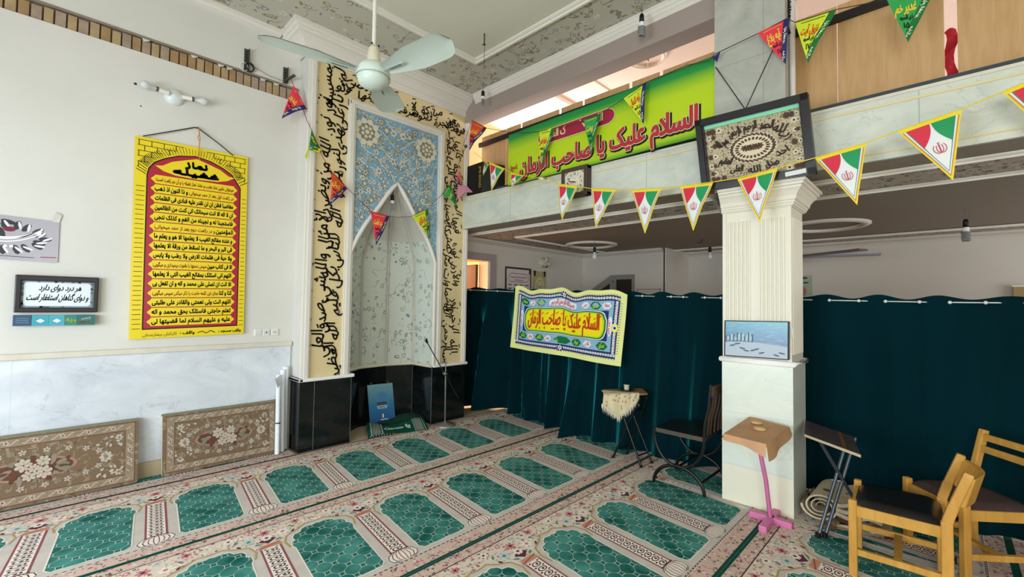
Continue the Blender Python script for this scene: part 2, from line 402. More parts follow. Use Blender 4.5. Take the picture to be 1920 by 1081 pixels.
b = MB()   # the brick strip
x = -2.9
brk = [M('bare_brick_a', '#b49a76', .9, .15, var=.2, vs=20), M('bare_brick_b', '#a88864', .9, .15, var=.2, vs=20), M('bare_brick_c', '#ab9784', .9, .15, var=.25, vs=20)]
while x < 1.62:
    w = R.uniform(.048, .056); b.box(x, x + w, 4.707 + R.uniform(0, .006), 4.745, 3.464, 3.575 + R.uniform(-.006, .006), R.choice(brk)); x += w + .010
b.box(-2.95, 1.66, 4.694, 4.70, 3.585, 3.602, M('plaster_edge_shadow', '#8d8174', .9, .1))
for x in (.42, .75, 1.02, .95, 1.3, 1.42): b.add([(x, 4.703, 3.60), (x + .07, 4.703, 3.60), (x + .055, 4.703, 3.575), (x + .02, 4.703, 3.56)], [(0, 1, 2, 3)], PLASTER)
st(b.build('trim_1'))
b = MB(); b.box(-2.95, 1.66, 4.685, 4.702, .035, 1.005, WMARB); 
for x in (-1.6, -.9, -.19, .52, 1.23): b.box(x, x + .002, 4.6845, 4.69, .04, 1.0, M('marble_joint', '#ccd0d6'))
st(b.build('trim_2'))
b = MB(); b.box(-2.95, 1.67, 4.665, 4.702, 1.0, 1.045, RAILM); bev(st(b.build('trim_3')), .008)
S('baseboard_left', (-2.95, 1.66, 4.66, 4.7, -.012, .12), m=M('beige_base', '#b8a98c', .7))
# window wall behind the viewer and the end wall
WALLW = M('rear_plaster', '#d9d7d2', .85, .2)
def wall_with_windows(name, fx, pos, u0, u1, z0, z1, wins, th=.2):
    b = MB(); cuts = sorted(wins)
    def bx(a, c, d, e):
        if fx == 'x': b.box(pos - th, pos, a, c, d, e, WALLW)
        else: b.box(a, c, pos - th, pos, d, e, WALLW)
    p = u0
    for (a, c, d, e) in cuts: bx(p, a, z0, z1); bx(a, c, z0, d); bx(a, c, e, z1); p = c
    bx(p, u1, z0, z1); return st(b.build(name))
GL_ = glass('window_glass')
def window(n, fx, pos, a, c, d, e):
    b = MB(); f = M('window_frame_paint', '#d8d6d0', .5); w = .06
    def bx(B, q0, q1, z0, z1, m, t=.05):
        if fx == 'x': B.box(pos - .12, pos - .12 + t, q0, q1, z0, z1, m)
        else: B.box(q0, q1, pos - .12, pos - .12 + t, z0, z1, m)
    for q0, q1, z0, z1 in ((a, a + w, d, e), (c - w, c, d, e), (a, c, d, d + w), (a, c, e - w, e), ((a + c) / 2 - w / 2, (a + c) / 2 + w / 2, d, e)): bx(b, q0, q1, z0, z1, f)
    o = st(b.build('window_%d' % n)); g = MB(); bx(g, a + w, c - w, d + w, e - w, GL_, .006); g.build('pane', o)
wall_with_windows('wall_rear', 'x', -2.95, -3.75, 4.9, -.12, 4.1, [(-2.3, -.1, .7, 2.9), (1.1, 3.3, .6, 2.8)])
window(1, 'x', -2.95, -2.3, -.1, .7, 2.9); window(2, 'x', -2.95, 1.1, 3.3, .6, 2.8)
wall_with_windows('wall_right', 'y', -3.55, -2.95, 8.2, -.12, 4.15, [(-.7, 1.9, .9, 2.9), (5.2, 7.2, .7, 2.1)])
window(3, 'y', -3.55, -.7, 1.9, .9, 2.9); window(4, 'y', -3.55, 5.2, 7.2, .7, 2.1)  # second window is unseen, added to go with the lower hall fill
# gallery window high in the prayer wall
b = MB(); f = M('window_frame_paint')
for q in ((5.0, 5.05, 3.05, 3.98), (6.15, 6.2, 3.05, 3.98), (5.0, 6.2, 3.05, 3.1), (5.0, 6.2, 3.93, 3.98), (5.57, 5.63, 3.05, 3.98)): b.box(q[0], q[1], 4.98, 5.03, q[2], q[3], f)
o = st(b.build('window_5')); g = MB(); g.box(5.05, 6.15, 5.0, 5.006, 3.1, 3.93, GL_); g.build('pane', o)
# main ceiling with its carved band and mouldings
b = MB(); b.box(-2.95, 3.66, -3.75, 4.9, 4.1, 4.25, CEIL); st(b.build('ceiling'))
b = MB(); b.box(-2.95, 3.66, 3.70, 4.70, 4.094, 4.101, BAND); b.box(3.17, 3.66, -3.75, 3.70, 4.094, 4.101, BAND); st(b.build('trim_4'))
def mould(b, pts, prof, m):   # extrude a moulding profile (out, down) along a mitred polyline at height z
    n = len(pts); rows = []
    for i, p in enumerate(pts):
        p = Vector(p); d0 = (p - Vector(pts[i - 1])).normalized() if i else None; d1 = (Vector(pts[i + 1]) - p).normalized() if i < n - 1 else None
        d0 = d0 or d1; d1 = d1 or d0; n0, n1 = Vector((-d0.y, d0.x)), Vector((-d1.y, d1.x)); mt = (n0 + n1).normalized(); mt = mt / max(.3, mt.dot(n0))
        rows.append([(p.x + mt.x * o, p.y + mt.y * o, z) for o, z in prof])
    k = len(prof)
    for i in range(n - 1): b.add(rows[i] + rows[i + 1], [(j, j + 1, k + j + 1, k + j) for j in range(k - 1)], m)
PR = lambda z, w, h: [(0, z), (0, z - h * .35), (w * .2, z - h * .55), (w * .3, z - h), (w * .55, z - h), (w * .62, z - h * .6), (w * .8, z - h * .55), (w, z - h * .3), (w, z)]
b = MB(); mould(b, [(-2.95, 3.70), (3.17, 3.70), (3.17, -3.75)], PR(4.1, -.085, .035), TRIMW); st(b.build('trim_5'))
# cornice where walls meet the ceiling; it steps out round the prayer niche
CP = [(.2, 4.1), (.2, 4.07), (.175, 4.065), (.17, 4.045), (.15, 4.04), (.145, 4.015), (.125, 4.01), (.085, 3.985), (.055, 3.955), (.05, 3.94), (.03, 3.935), (.028, 3.905), (-.01, 3.90)]
b = MB(); mould(b, [(-2.95, 4.62), (1.47, 4.62)], [(0, 4.1), (0, 4.075), (.03, 4.07), (.035, 4.05), (.08, 4.04), (.082, 4.0)], TRIMW)
st(b.build('trim_6'))
# beam over the gallery front and its moulding
b = MB(); b.box(3.65, 3.86, -3.75, 4.9, 3.79, 4.15, M('beam_plaster', '#a3958f', .85, .2)); st(b.build('trim_7'))
b = MB(); mould(b, [(3.60, 4.26), (3.60, -3.75)], [(.0, 4.1), (0, 4.08), (.012, 4.075), (.015, 4.05), (.028, 4.045), (.03, 4.02), (.05, 4.01), (.05, 3.98)], TRIMW); st(b.build('trim_8'))
# balcony: parapet face, soffit, gallery floor, gallery ceiling and walls
b = MB(); b.box(3.65, 3.80, -3.75, 4.465, 2.404, 2.81, BMARB)
b.box(3.643, 3.82, -3.75, 4.47, 2.795, 2.815, RAILM); b.box(3.644, 3.65, -3.75, 4.47, 2.745, 2.760, M('cream_tile_trim', '#d9cda4', .5)); b.box(3.644, 3.65, -3.75, 4.47, 2.445, 2.455, MATS['cream_tile_trim'])
for y in (-2.6, -1.7, -.8, .1, 1.9, 2.75, 3.6): b.box(3.6485, 3.65, y, y + .004, 2.40, 2.79, M('parapet_joint', '#a9afa6'))
st(b.build('wall_balcony'))
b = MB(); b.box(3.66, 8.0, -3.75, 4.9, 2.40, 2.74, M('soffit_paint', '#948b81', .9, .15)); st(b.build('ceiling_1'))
b = MB(); b.box(3.98, 4.55, -3.55, 4.9, 2.394, 2.401, SOFB); b.box(4.55, 6.93, 4.3, 4.9, 2.394, 2.401, SOFB); b.box(7.2, 7.8, -3.55, 3.25, 2.394, 2.401, SOFB); st(b.build('trim_9'))
b = MB(); mould(b, [(3.99, -3.55), (3.99, 4.9)], PR(2.40, .055, .03), TRIMW); mould(b, [(4.53, -3.55), (4.53, 4.3), (7.2, 4.3)], PR(2.40, .05, .03), TRIMW); mould(b, [(7.2, 3.25), (7.2, -3.55)], PR(2.40, .05, .03), TRIMW)
mould(b, [(3.76, 4.9), (6.93, 4.9), (6.93, 3.3)], [(0, 2.4), (-.07, 2.4), (-.065, 2.37), (-.03, 2.35), (0, 2.33)], PLASTER2); mould(b, [(7.8, 3.25), (7.8, -3.55)], [(0, 2.4), (-.1, 2.4), (-.095, 2.37), (-.03, 2.35), (0, 2.32)], PLASTER2)
st(b.build('trim_10'))
def ring(c, r, z, w, name):
    b = MB(); prof = [(r, 0), (r, -.015), (r - w * .3, -.03), (r - w * .7, -.03), (r - w, -.015), (r - w, 0)]; b.lathe(prof, (c[0], c[1], z), TRIMW, 48); st(b.build(name))
ring((5.85, 3.98), .40, 2.40, .09, 'trim_11'); ring((6.1, .98), .42, 2.40, .09, 'trim_12')
S('wall_back', (6.93, 7.0, 3.28, 4.9, -.012, 2.4), (6.93, 7.8, 3.25, 3.30, -.012, 2.4), (7.8, 8.0, -3.55, 5.1, -.012, 2.4), m=PLASTER2)
S('wall_gallery', (8.0, 8.2, -3.75, 5.1, 2.7, 4.15), m=M('gallery_pink_plaster', '#ebdfd7', .85, .2))
S('ceiling_2', (3.66, 8.2, -3.75, 5.1, 4.15, 4.3), m=M('gallery_pink_plaster'))
ring((4.40, 2.30), .21, 4.15, .045, 'trim_13'); ring((4.6, .05), .42, 4.15, .06, 'trim_14')
b = MB(); b.box(4.05, 8.0, 3.55, 3.62, 4.10, 4.151, MATS['gallery_pink_plaster']); b.box(4.05, 8.0, 3.0, 3.05, 4.135, 4.151, MATS['gallery_pink_plaster']); st(b.build('trim_15'))
# side room seen through the doorway
PEACH = M('peach_plaster', '#eac193', .85, .2)
S('wall_side_room', (3.2, 3.3, 5.1, 8.0, -.012, 2.6), (5.2, 5.3, 5.1, 8.0, -.012, 2.6), (3.2, 5.3, 8.0, 8.1, -.012, 2.6), (3.2, 5.3, 5.1, 8.0, 2.6, 2.7), m=PEACH)
b = MB(); FRM = M('doorframe_lilac', '#a59a9e', .6)
b.box(4.545, 4.66, 4.875, 4.905, -.012, 2.19, FRM); b.box(3.9, 4.545, 4.876, 4.905, 2.08, 2.19, FRM); b.box(4.50, 4.545, 4.89, 5.1, -.012, 2.08, WHT); st(b.build('door_1'))
b = MB(); b.box(4.44, 4.49, 5.1, 5.9, .0, 2.04, M('dark_brown_door', '#5b3a22', .5)); o = st(b.build('door_2')); h = MB(); h.tube([(4.44, 5.85, 1.0), (4.40, 5.85, 1.0), (4.40, 5.75, 1.0)], .01, M('handle_metal', '#9c9c9c', .3, .5, .8)); h.build('handle', o)
# under-stair cupboard in the lower back wall, and the low panel beside it
GRY = M('cupboard_grey', '#8b897f', .6); DKG = M('dark_pane', '#2c2722', .3)
mp = on_x(6.93)
b = MB(); b.solid([(-5.15, 1.45), (-4.27, 1.985), (-3.815, 1.985), (-3.815, 0), (-5.15, 0)], mp, 0, .03, GRY); o = st(b.build('door_3'))
b = MB(); b.solid([(-4.155, 1.905), (-3.86, 1.905), (-3.86, .2), (-4.155, .2)], mp, .025, .033, DKG); b.build('panel', o)
b = MB(); b.solid([(-4.9, 1.47), (-4.29, 1.84), (-4.29, .2), (-4.9, .2)], mp, .025, .033, DKG); b.build('panel', o)
b = MB(); b.ball((6.89, 4.22, 1.87), .012, BLK, 8); b.build('knob', o)
b = MB()
for q in ((-3.77, 0, -3.755, 1.735), (-3.36, 0, -3.345, 1.735), (-3.77, 1.72, -3.345, 1.735)): b.box(6.915, 6.93, -q[2], -q[0], q[1], q[3], FRM)
st(b.build('trim_16'))
# ------------------------------------------------------------------ prayer niche (mihrab)
FY = 4.47
root = thing('prayer_niche', 'tall cream prayer niche with blue carved panel, calligraphy border and black stone base', 'niche', (2.7, 4.47, -.012))
b = MB()   # body around the recess
b.box(1.68, 2.165, FY, 4.98, .69, 3.95, PLASTER); b.box(3.245, 3.715, FY, 4.98, .69, 3.95, PLASTER); b.box(2.165, 3.245, FY + .02, 4.98, 2.9, 3.95, PLASTER)
b.box(2.165, 3.245, 4.975, 4.98, .0, 2.95, PLASTER)
b.build('body', root)
mpn = on_y(FY)
b = MB()   # raised white frames
for u0, u1, v0, v1, t in ((1.675, 1.752, .69, 3.93, .03), (1.70, 1.735, .69, 3.93, .042), (3.66, 3.72, .69, 3.93, .03), (3.68, 3.705, .69, 3.93, .042), (1.675, 3.72, 3.865, 3.95, .028),
                          (2.08, 2.165, .69, 3.57, .025), (2.10, 2.14, .69, 3.57, .04), (3.245, 3.33, .69, 3.57, .025), (3.27, 3.31, .69, 3.57, .04), (2.08, 3.33, 3.50, 3.58, .0265), (2.10, 3.31, 3.525, 3.56, .0415)):
    b.box(u0, u1, FY - t, FY + .01, v0, v1, TRIMW)
b.build('frame', root)
b = MB(); b.box(1.75, 2.082, FY - .006, FY, .69, 3.87, CREAM); b.box(3.328, 3.662, FY - .006, FY, .69, 3.87, CREAM); b.box(2.082, 3.328, FY - .006, FY, 3.575, 3.87, CREAM); b.build('inscription_band', root)
# calligraphy: words stacked alternately on two base lines
def verse(b, words, mp, length, size, off, m, bold, ov=.56):
    ws = [layout(w)[1] for w in words]; tot = sum(ws) + .001; k = length / (tot * ov * 1.0); pos = 0
    for i, (w, l) in enumerate(zip(words, ws)):
        adv = l * ov * k; wd = min(l * k * .98, l * size * 1.15)
        c = pos + adv / 2; b.text(w, mp, -c, off[i % 2] + R.uniform(-.008, .008), size, m, .004, width=wd, bold=bold, ys=1.0 + R.uniform(-.1, .2), slant=.12, rot=R.uniform(.10, .22), warp=lambda u, v: (u + .012 * math.sin(v * 40), v + .011 * math.sin(u * 33)))
        if i % 3 == 0: b.disc(-c + R.uniform(-.05, .05), off[i % 2] + size * R.uniform(.75, .95), .011, mp, .004, m, 6)
        if i % 2: b.line([(-c - .03, off[1] + size * .98), (-c + .02, off[1] + size * 1.08)], .012, mp, .004, m)
        pos += adv
b = MB()
W1 = 'لم تمسسه نار نور على نور يهدي الله لنوره من يشاء ويضرب الله الأمثال للناس والله بكل شيء عليم صدق الله العلي العظيم'.split()
W2 = 'بسم الله الرحمن الرحيم الله نور السماوات والأرض مثل نوره كمشكاة فيها مصباح المصباح في زجاجة الزجاجة كأنها كوكب دري'.split()
W3 = 'يوقد من شجرة مباركة زيتونة لا شرقية ولا غربية يكاد زيتها يضيء ولو'.split()
# left border reads downwards (letter tops to the left), right border reads upwards, top border right to left
left = lambda u, v, h: (1.985 - v, FY - .006 - h, 3.84 + u)
right = lambda u, v, h: (3.425 + v, FY - .006 - h, .74 - u)
top = lambda u, v, h: (3.60 + u, FY - .006 - h, 3.64 + v)
verse(b, W1, left, 3.08, .145, (-.05, .08), INK, .0032, .50)
verse(b, W2, right, 3.0, .125, (-.045, .075), INK, .0024, .50)
verse(b, W3, top, 1.62, .115, (.0, .085), INK, .003, .50)
b.build('calligraphy', root)
# blue spandrel panel with the pointed arch cut out
XM, Z0A, ZA = 2.68, 1.93, 2.80
ARC = [(0, 1), (.10, .93), (.24, .81), (.40, .655), (.56, .515), (.72, .37), (.86, .21), (.95, .09), (1, 0)]   # half width (0..1) against height
HW = .545
aR = [(XM + HW * a, Z0A + (ZA - Z0A) * c) for a, c in reversed(ARC)]; aL = [(XM - HW * a, Z0A + (ZA - Z0A) * c) for a, c in ARC]
b = MB(); pts = [(2.165, 1.85), (aL[-1][0], 1.85)] if 0 else []
outl = [(2.15, 3.52), (2.15, Z0A)] + list(reversed(aL)) + list(reversed(aR))[1:] + [(3.26, Z0A), (3.26, 3.52)]
b.poly(outl, mpn, 0, BLUE); sp_ = b.build('spandrel_panel', root)
b = MB(); CR = M('carved_flower_cream', '#d8d3c0', .8, .2); TN = M('carved_flower_tan', '#9a7f5c', .8, .2); LB = M('carved_vine_pale', '#c4d3d6', .8, .2); GYB = M('carved_flower_edge', '#8c8873', .8, .2)
def arch_z(x):
    a = abs(x - XM) / HW
    for (a0, c0), (a1, c1) in zip(ARC, ARC[1:]):
        if a0 <= a <= a1: return Z0A + (ZA - Z0A) * (c0 + (c1 - c0) * (a - a0) / (a1 - a0))
    return Z0A
done = []
def okp(x, z, r): return z - r > arch_z(x) + .05 and 2.17 < x - r and x + r < 3.235 and z + r < 3.49 and all((x - q[0]) ** 2 + (z - q[1]) ** 2 > (r + q[2]) ** 2 * .8 for q in done)
for sx in (-1, 1):    # two big medallion roses and mirrored sprays
    cx = XM + sx * .385; b.flower(cx, 3.28, .155, mpn, .012, [CR, GYB, CR, TN], 10); b.flower(cx, 3.28, .075, mpn, .018, [CR, GYB, CR], 7); done.append((cx, 3.28, .14))
for k in range(7):
    z0 = 2.35 + k * .17
    for sx in (-1, 1):
        P = [(XM + sx * (.03 + .07 * t + .03 * math.sin(t * 2 + k)), z0 + .05 * t + .03 * math.sin(t * 1.7 + k)) for t in range(8)]
        P = [p for p in P if p[1] > arch_z(p[0]) + .04 and p[1] < 3.48 and 2.18 < p[0] < 3.23]
        if len(P) > 2: b.line(P, .013, mpn, .006, LB)
n = 0
while n < 900:
    x, z, r = R.uniform(2.17, XM), R.uniform(2.0, 3.49), R.choice((.02, .026, .034, .045) if n < 500 else (.018, .022))
    n += 1
    if not okp(x, z, r): continue
    ps = R.choice(([GYB, CR, TN], [CR, TN], [GYB, CR, CR], [CR, GYB])); a = R.uniform(0, 2)
    for q in (x, 2 * XM - x): b.flower(q, z, r, mpn, .009, ps, R.choice((5, 6)), a); done.append((q, z, r))
for i in range(700):
    x, z = R.uniform(2.18, 3.23), R.uniform(2.05, 3.48)
    if z < arch_z(x) + .04: continue
    a = R.uniform(0, 6.28); b.disc(x, z, R.uniform(.012, .022), mpn, .004 + .000004 * i, R.choice((LB, CR, LB, GYB)), 6, .007, a)
    if i % 3 == 0: b.line([(x, z), (x + .03 * math.cos(a), z + .03 * math.sin(a)), (x + .05 * math.cos(a + .8), z + .05 * math.sin(a + .8))], .008, mpn, .005, LB)
b.build('carved_flowers', sp_)
# recess: half octagon rising into a pointed half dome
PLAN = [(2.165, 4.45), (2.27, 4.74), (2.52, 4.93), (2.88, 4.96), (3.20, 4.86), (3.225, 4.45)]
PLAN = [(x, max(y, FY)) for x, y in PLAN]
def half_w(z):
    t = max(0., (z - Z0A) / (ZA - Z0A))
    for (a0, c0), (a1, c1) in zip(ARC, ARC[1:]):
        if c1 <= t <= c0: return a0 + (a1 - a0) * (c0 - t) / (c0 - c1)
    return 1.
zs = [.69, 1.3, Z0A] + [Z0A + (ZA - Z0A) * c for c in (.15, .3, .45, .6, .72, .84, .93, .985)]
def sect(z, p): k = half_w(z); return (XM + (p[0] - XM) * k, FY + (p[1] - FY) * k ** .8, z)
b = MB()
for i in range(5):
    g = [sect(z, PLAN[i + j]) for z in zs for j in (0, 1)]
    for q in range(len(zs) - 1):
        b.add([g[2 * q], g[2 * q + 1], g[2 * q + 3], g[2 * q + 2]], [(0, 1, 2, 3)], FACET if q < 4 else NICHEW, q >= 4)
rc = b.build('recess', root)
b = MB()
for i in range(1, 5): b.tube([Vector(sect(z, PLAN[i])) + Vector((0, -.008, 0)) for z in zs], .017, NICHEW, 6)
b.build('rib', rc)
b = MB(); P = [(x, FY - .012, z) for x, z in reversed(aL)] + [(x, FY - .012, z) for x, z in list(reversed(aR))[1:]]
b.tube([(aL[-1][0], FY - .012, .69)] + P + [(aR[0][0], FY - .012, .69)], .024, TRIMW, 8); b.build('arch_moulding', root)
# polished black base and white ledge
b = MB()
b.box(1.675, 2.195, FY - .015, 4.98, -.012, .665, BLACK); b.box(3.215, 3.725, FY - .015, 4.98, -.012, .665, BLACK)
PB = [(2.195, 4.60), (2.28, 4.75), (2.52, 4.925), (2.88, 4.95), (3.195, 4.855), (3.215, 4.47)]
for i in range(5): b.add([(PB[i][0], PB[i][1], -.01), (PB[i + 1][0], PB[i + 1][1], -.01), (PB[i + 1][0], PB[i + 1][1], .69), (PB[i][0], PB[i][1], .69)], [(0, 1, 2, 3)], BLACK)
J = M('stone_joint', '#777a77', .6)
for x in (1.812, 2.19): b.box(x, x + .003, FY - .017, FY, 0, .66, J)
for x, y in ((3.196, 4.85), (3.214, 4.465)): b.box(x - .002, x + .001, y - .004, y, 0, .66, J)
b.build('base', root)
b = MB()
b.box(1.655, 2.215, FY - .045, FY + .25, .665, .70, WHT); b.box(3.225, 3.75, FY - .04, FY + .25, .665, .70, WHT); b.box(1.655, 1.70, FY - .045, 4.72, .665, .70, WHT)
for i in range(5):
    a, c = Vector((*PB[i], .68)), Vector((*PB[i + 1], .68)); q = Vector((XM, 4.5, .68)); b.tube([a + (q - a) * .02, c + (q - c) * .02], .02, M('ledge_cream', '#ddd3be', .5), 6)
bev(b.build('ledge', root), .015, 3)
b = MB(); mould(b, [(1.66, 4.72), (1.66, FY), (3.72, FY), (3.72, 4.72)], [(-o, z) for o, z in CP], TRIMW); b.build('cornice', root)

# ------------------------------------------------------------------ column
root = thing('column', 'square white column with fluted upper shaft on pale marble base, rising to the gallery', 'column', (3.79, 1.0, -.012))
FLUTE = M('fluted_gypsum', '#e7e3d6', .6, .3)
b = MB(); b.box(3.6, 3.98, .768, 1.24, -.012, 1.055, CMARB); b.box(3.5985, 3.6, .77, 1.238, .0, .27, M('warm_marble_course', '#e9e6d2', .35, .4)); b.box(3.5982, 3.6, .77, 1.238, .268, .272, M('marble_joint')); b.box(3.5982, 3.6, .77, 1.238, .66, .663, M('marble_joint')); b.build('plinth', root)
b = MB(); b.tube([(3.595, .762, 1.055), (3.595, 1.246, 1.055), (3.985, 1.246, 1.055), (3.985, .762, 1.055)], .02, WHT, 8, closed=True); b.build('ring_moulding', root)
b = MB(); b.box(3.615, 3.97, .78, 1.232, 1.05, 2.20, FLUTE)
for i in range(14):
    y = .825 + i * .028
    if 6 <= i <= 7: continue
    b.tube([(3.613, y, 1.12), (3.613, y, 2.10)], .0105, FLUTE, 8)
for i in range(10): b.tube([(3.66 + i * .03, .781, 1.12), (3.66 + i * .03, .781, 2.10)], .0105, FLUTE, 8)
b.box(3.606, 3.62, .775, .80, 1.05, 2.2, FLUTE); b.box(3.606, 3.62, 1.21, 1.237, 1.05, 2.2, FLUTE); b.build('shaft', root)
b = MB(); pr = [(0, 2.175), (.012, 2.178), (.012, 2.19), (.02, 2.195), (.02, 2.208), (.03, 2.212), (.035, 2.24), (.055, 2.27), (.07, 2.285), (.07, 2.298), (.085, 2.302), (.085, 2.318), (.1, 2.32), (.1, 2.34), (0, 2.34)]
mould(b, [(3.60, 1.24), (3.60, .768), (3.98, .768), (3.98, 1.24), (3.60, 1.24)], [(-o, z) for o, z in pr], FLUTE); b.box(3.6, 3.98, .768, 1.24, 2.17, 2.34, FLUTE); b.build('capital', root)
b = MB(); b.box(3.6, 4.0, .805, 1.295, 2.34, 4.15, PMARB); b.box(3.5985, 3.6, .943, .946, 2.4, 4.1, M('pillar_joint', '#9a9b93')); b.box(3.5985, 3.6, .807, 1.293, 3.33, 3.333, MATS['pillar_joint']); b.build('pier', root)

# ------------------------------------------------------------------ prayer carpets, strip by strip
GREY_C = M('carpet_grey', '#cdc4bd', .95, .1, var=.12, vs=9); DKGRN = M('carpet_edge_green', '#134f44', .95, .1, var=.25, vs=30)
SCROLL = floral('carpet_scroll_border', '#cfb3a8', ['#c4686c', '#a05c5e', '#55706a', '#e3d8cc', '#cf8285'], 38, .30, None, .04, .95, dens=.8, sq=('#5d4d48', .55, .022))
CFL = floral('carpet_floral_ground', '#d8cabc', ['#a2696e', '#cb8587', '#6a5760', '#8aa096', '#efe7da', '#b3946a', '#e6dccd', '#93606a'], 42, .34, None, .035, .95, dens=.85, sq=('#86705f', .55, .018))
LAT = lattice('carpet_green_lattice'); CW = M('carpet_cream', '#e8dfd5', .95, .1); CDK = M('carpet_dark_line', '#4c3238', .95, .1); CRD = M('carpet_red_line', '#94525a', .95, .1)
CPK = M('carpet_pink', '#c8777f', .95, .1); COR = M('carpet_orange', '#c98a6a', .95, .1); CPU = M('carpet_purple', '#5b3347', .95, .1); CGN = M('carpet_green_leaf', '#5f877b', .95, .1); CYE = M('carpet_gold_line', '#b09a6a', .95, .1); CBL = M('carpet_blue_petal', '#b9c8cb', .95, .1)
PER, SH = .5855, .12
def carpet(y0, x0, x1, ph, label, y1=None, ytop=None):
    t = thing('prayer_carpet', label, 'carpet', ((x0 + x1) / 2, y0 + .5, 0), 'prayer carpets laid in rows')
    b = MB(); H = ytop or 1.165
    base_ = MB(); base_.box(x0, x1, y0, y0 + H, -.012, 0, GREY_C); base_.build('pile', t)
    def mp(u, v, h): return (u, y0 + v, .0006 + h * .35)
    def R2(u0, u1, v0, v1, h, m):
        if v0 >= H: return
        b.rect(u0, u1, v0, min(v1, H), mp, h, m)
    R2(x0, x1, 0, .018, .001, DKGRN); R2(x0, x1, 1.149, 1.165, .001, DKGRN)
    R2(x0, x1, .018, .108, .0005, SCROLL); R2(x0, x1, 1.075, 1.149, .0005, SCROLL)
    R2(x0, x1, .108, .126, .0005, CW); R2(x0, x1, .112, .115, .001, CDK); R2(x0, x1, .121, .1235, .001, CDK)
    x = x0
    while x < x1 - .03: R2(x, x + .016, .1155, .1205, .0015, CDK); x += .032
    R2(x0, x1, 1.068, 1.075, .001, CDK); R2(x0, x1, .962, 1.068, .0005, CFL)
    k0, k1 = int((x0 - ph) / PER) - 1, int((x1 - ph) / PER) + 2
    for k in range(k0, k1):
        xv = ph + k * PER                         # vase / column centre at the near edge
        def mq(u, v, h, xv=xv): return (xv + u + SH * (v - .16), y0 + v, .0006 + h * .35)
        ex = lambda u, v: x0 + .01 < xv + u + SH * (v - .16) < x1 - .01 and v < H
        def PL(pts, h, m):
            if all(ex(*p) for p in pts): b.poly(pts, mq, h, m)
            elif any(ex(*p) for p in pts):
                q = [(min(max(u, x0 + .01 - xv - SH * (v - .16)), x1 - .01 - xv - SH * (v - .16)), min(v, H - .002)) for u, v in pts]
                b.poly(q, mq, h, m)
        def DI(u, v, r, h, m, n=8, ry=None, rot=0):
            if ex(u, v) and ex(u + r, v) and ex(u - r, v): b.disc(u, v, r, mq, h, m, n, ry, rot)
        def LI(pts, w, h, m, cl=False):
            if all(ex(*p) for p in pts): b.line(pts, w, mq, h, m, cl)
        # niche outline, centred half a period on
        c = PER / 2
        half = [(.150, .165), (.178, .20), (.178, .40), (.178, .68), (.190, .715), (.186, .755), (.163, .775), (.168, .81), (.150, .845), (.112, .855), (.098, .885), (.062, .905), (.02, .895), (0, .905)]
        full = [(c + u, v) for u, v in half] + [(c - u, v) for u, v in reversed(half[:-1])]
        # floral spandrel field between the niche heads
        sp2 = [(-c + .20, .71), (-c + .215, .79), (-c + .19, .865), (-c + .12, .90), (-c + .06, .945), (-c, .935), (-c, 1.0), (c, 1.0), (c, .935), (c - .06, .945), (c - .12, .90), (c - .19, .865), (c - .215, .79), (c - .20, .71), (.06, .84), (-.06, .84)]
        PL(sp2, .0008, CFL); LI(sp2[:6], .012, .0012, CYE); LI(sp2[8:14], .012, .0012, CYE)
        PL(full, .0012, LAT)
        LI(full, .007, .0016, CW, True)
        # column
        PL([(-.052, .235), (.052, .235), (.052, .79), (-.052, .79)], .0012, CW)
        for s in (-1, 1): LI([(s * .052, .235), (s * .052, .79)], .011, .0016, CRD)
        for i in range(11):
            v = .262 + i * .049; DI(0, v, .034, .0016, CDK, 8, .021); DI(0, v, .024, .002, CW, 8, .015); DI(.004, v, .010, .0023, CPU, 6)
            for s in (-1, 1): DI(s * .031, v + .024, .010, .0018, CDK, 6, .006)
        PL([(-.065, .795), (.065, .795), (.05, .835), (-.05, .835)], .0014, COR); LI([(-.06, .80), (.06, .83)], .008, .0018, CRD)
        # vase at the foot
        PL([(-.045, .238), (.045, .238), (.085, .215), (.10, .18), (.085, .148), (.045, .13), (-.045, .13), (-.085, .148), (-.10, .18), (-.085, .215)], .0014, CW)
        for q in (-.092, -.066, -.04, -.014, .014, .04, .066, .092): LI([(q * .5, .236), (q * .85, .215), (q, .18), (q * .85, .148), (q * .5, .132)], .0055, .0019, CRD if abs(q) < .05 else CDK)
        LI([(-.06, .24), (.06, .24)], .008, .002, CDK)
        # flowers over the column head
        for u, v, r, cs in ((0, .985, .036, (CPK, CPU)), (-.095, .935, .04, (CBL, CGN)), (.095, .935, .04, (CW, CPK)), (0, .915, .034, (CW, CPU)), (-.19, 1.02, .03, (CW, CPU)), (.19, 1.02, .03, (CPK, CPU)), (.06, 1.035, .024, (CBL, CPK)), (-.07, 1.03, .022, (CPK, CW))):
            if ex(u - r, v) and ex(u + r, v + r): b.flower(u, v, r, mq, .0018, [cs[0], cs[1]], 6, u * 20, .0003)
        PL([(0, .845), (.05, .885), (.03, .905), (0, .88), (-.03, .905), (-.05, .885)], .0016, CPU)
        for s in (-1, 1): DI(s * .055, .862, .022, .0017, CGN, 6, .009, s * .6); DI(s * .15, .905, .018, .0019, CPU, 6, .009, s); DI(s * .16, .965, .02, .0019, CGN, 6, .009, -s)
    b.build('pattern', t); return t
carpet(4.395, -2.8, 1.64, .22, 'prayer carpet strip under the brown cushions along the left wall', ytop=.29)
carpet(3.235, -2.8, 4.9, 1.063, 'prayer carpet strip in front of the black niche base and microphone stand')
carpet(2.072, -2.8, 4.75, 2.035, 'prayer carpet strip running up to the little table with the fringed cloth')
carpet(.905, -2.8, 3.565, 2.445, 'prayer carpet strip running up to the marble column and pink stand')
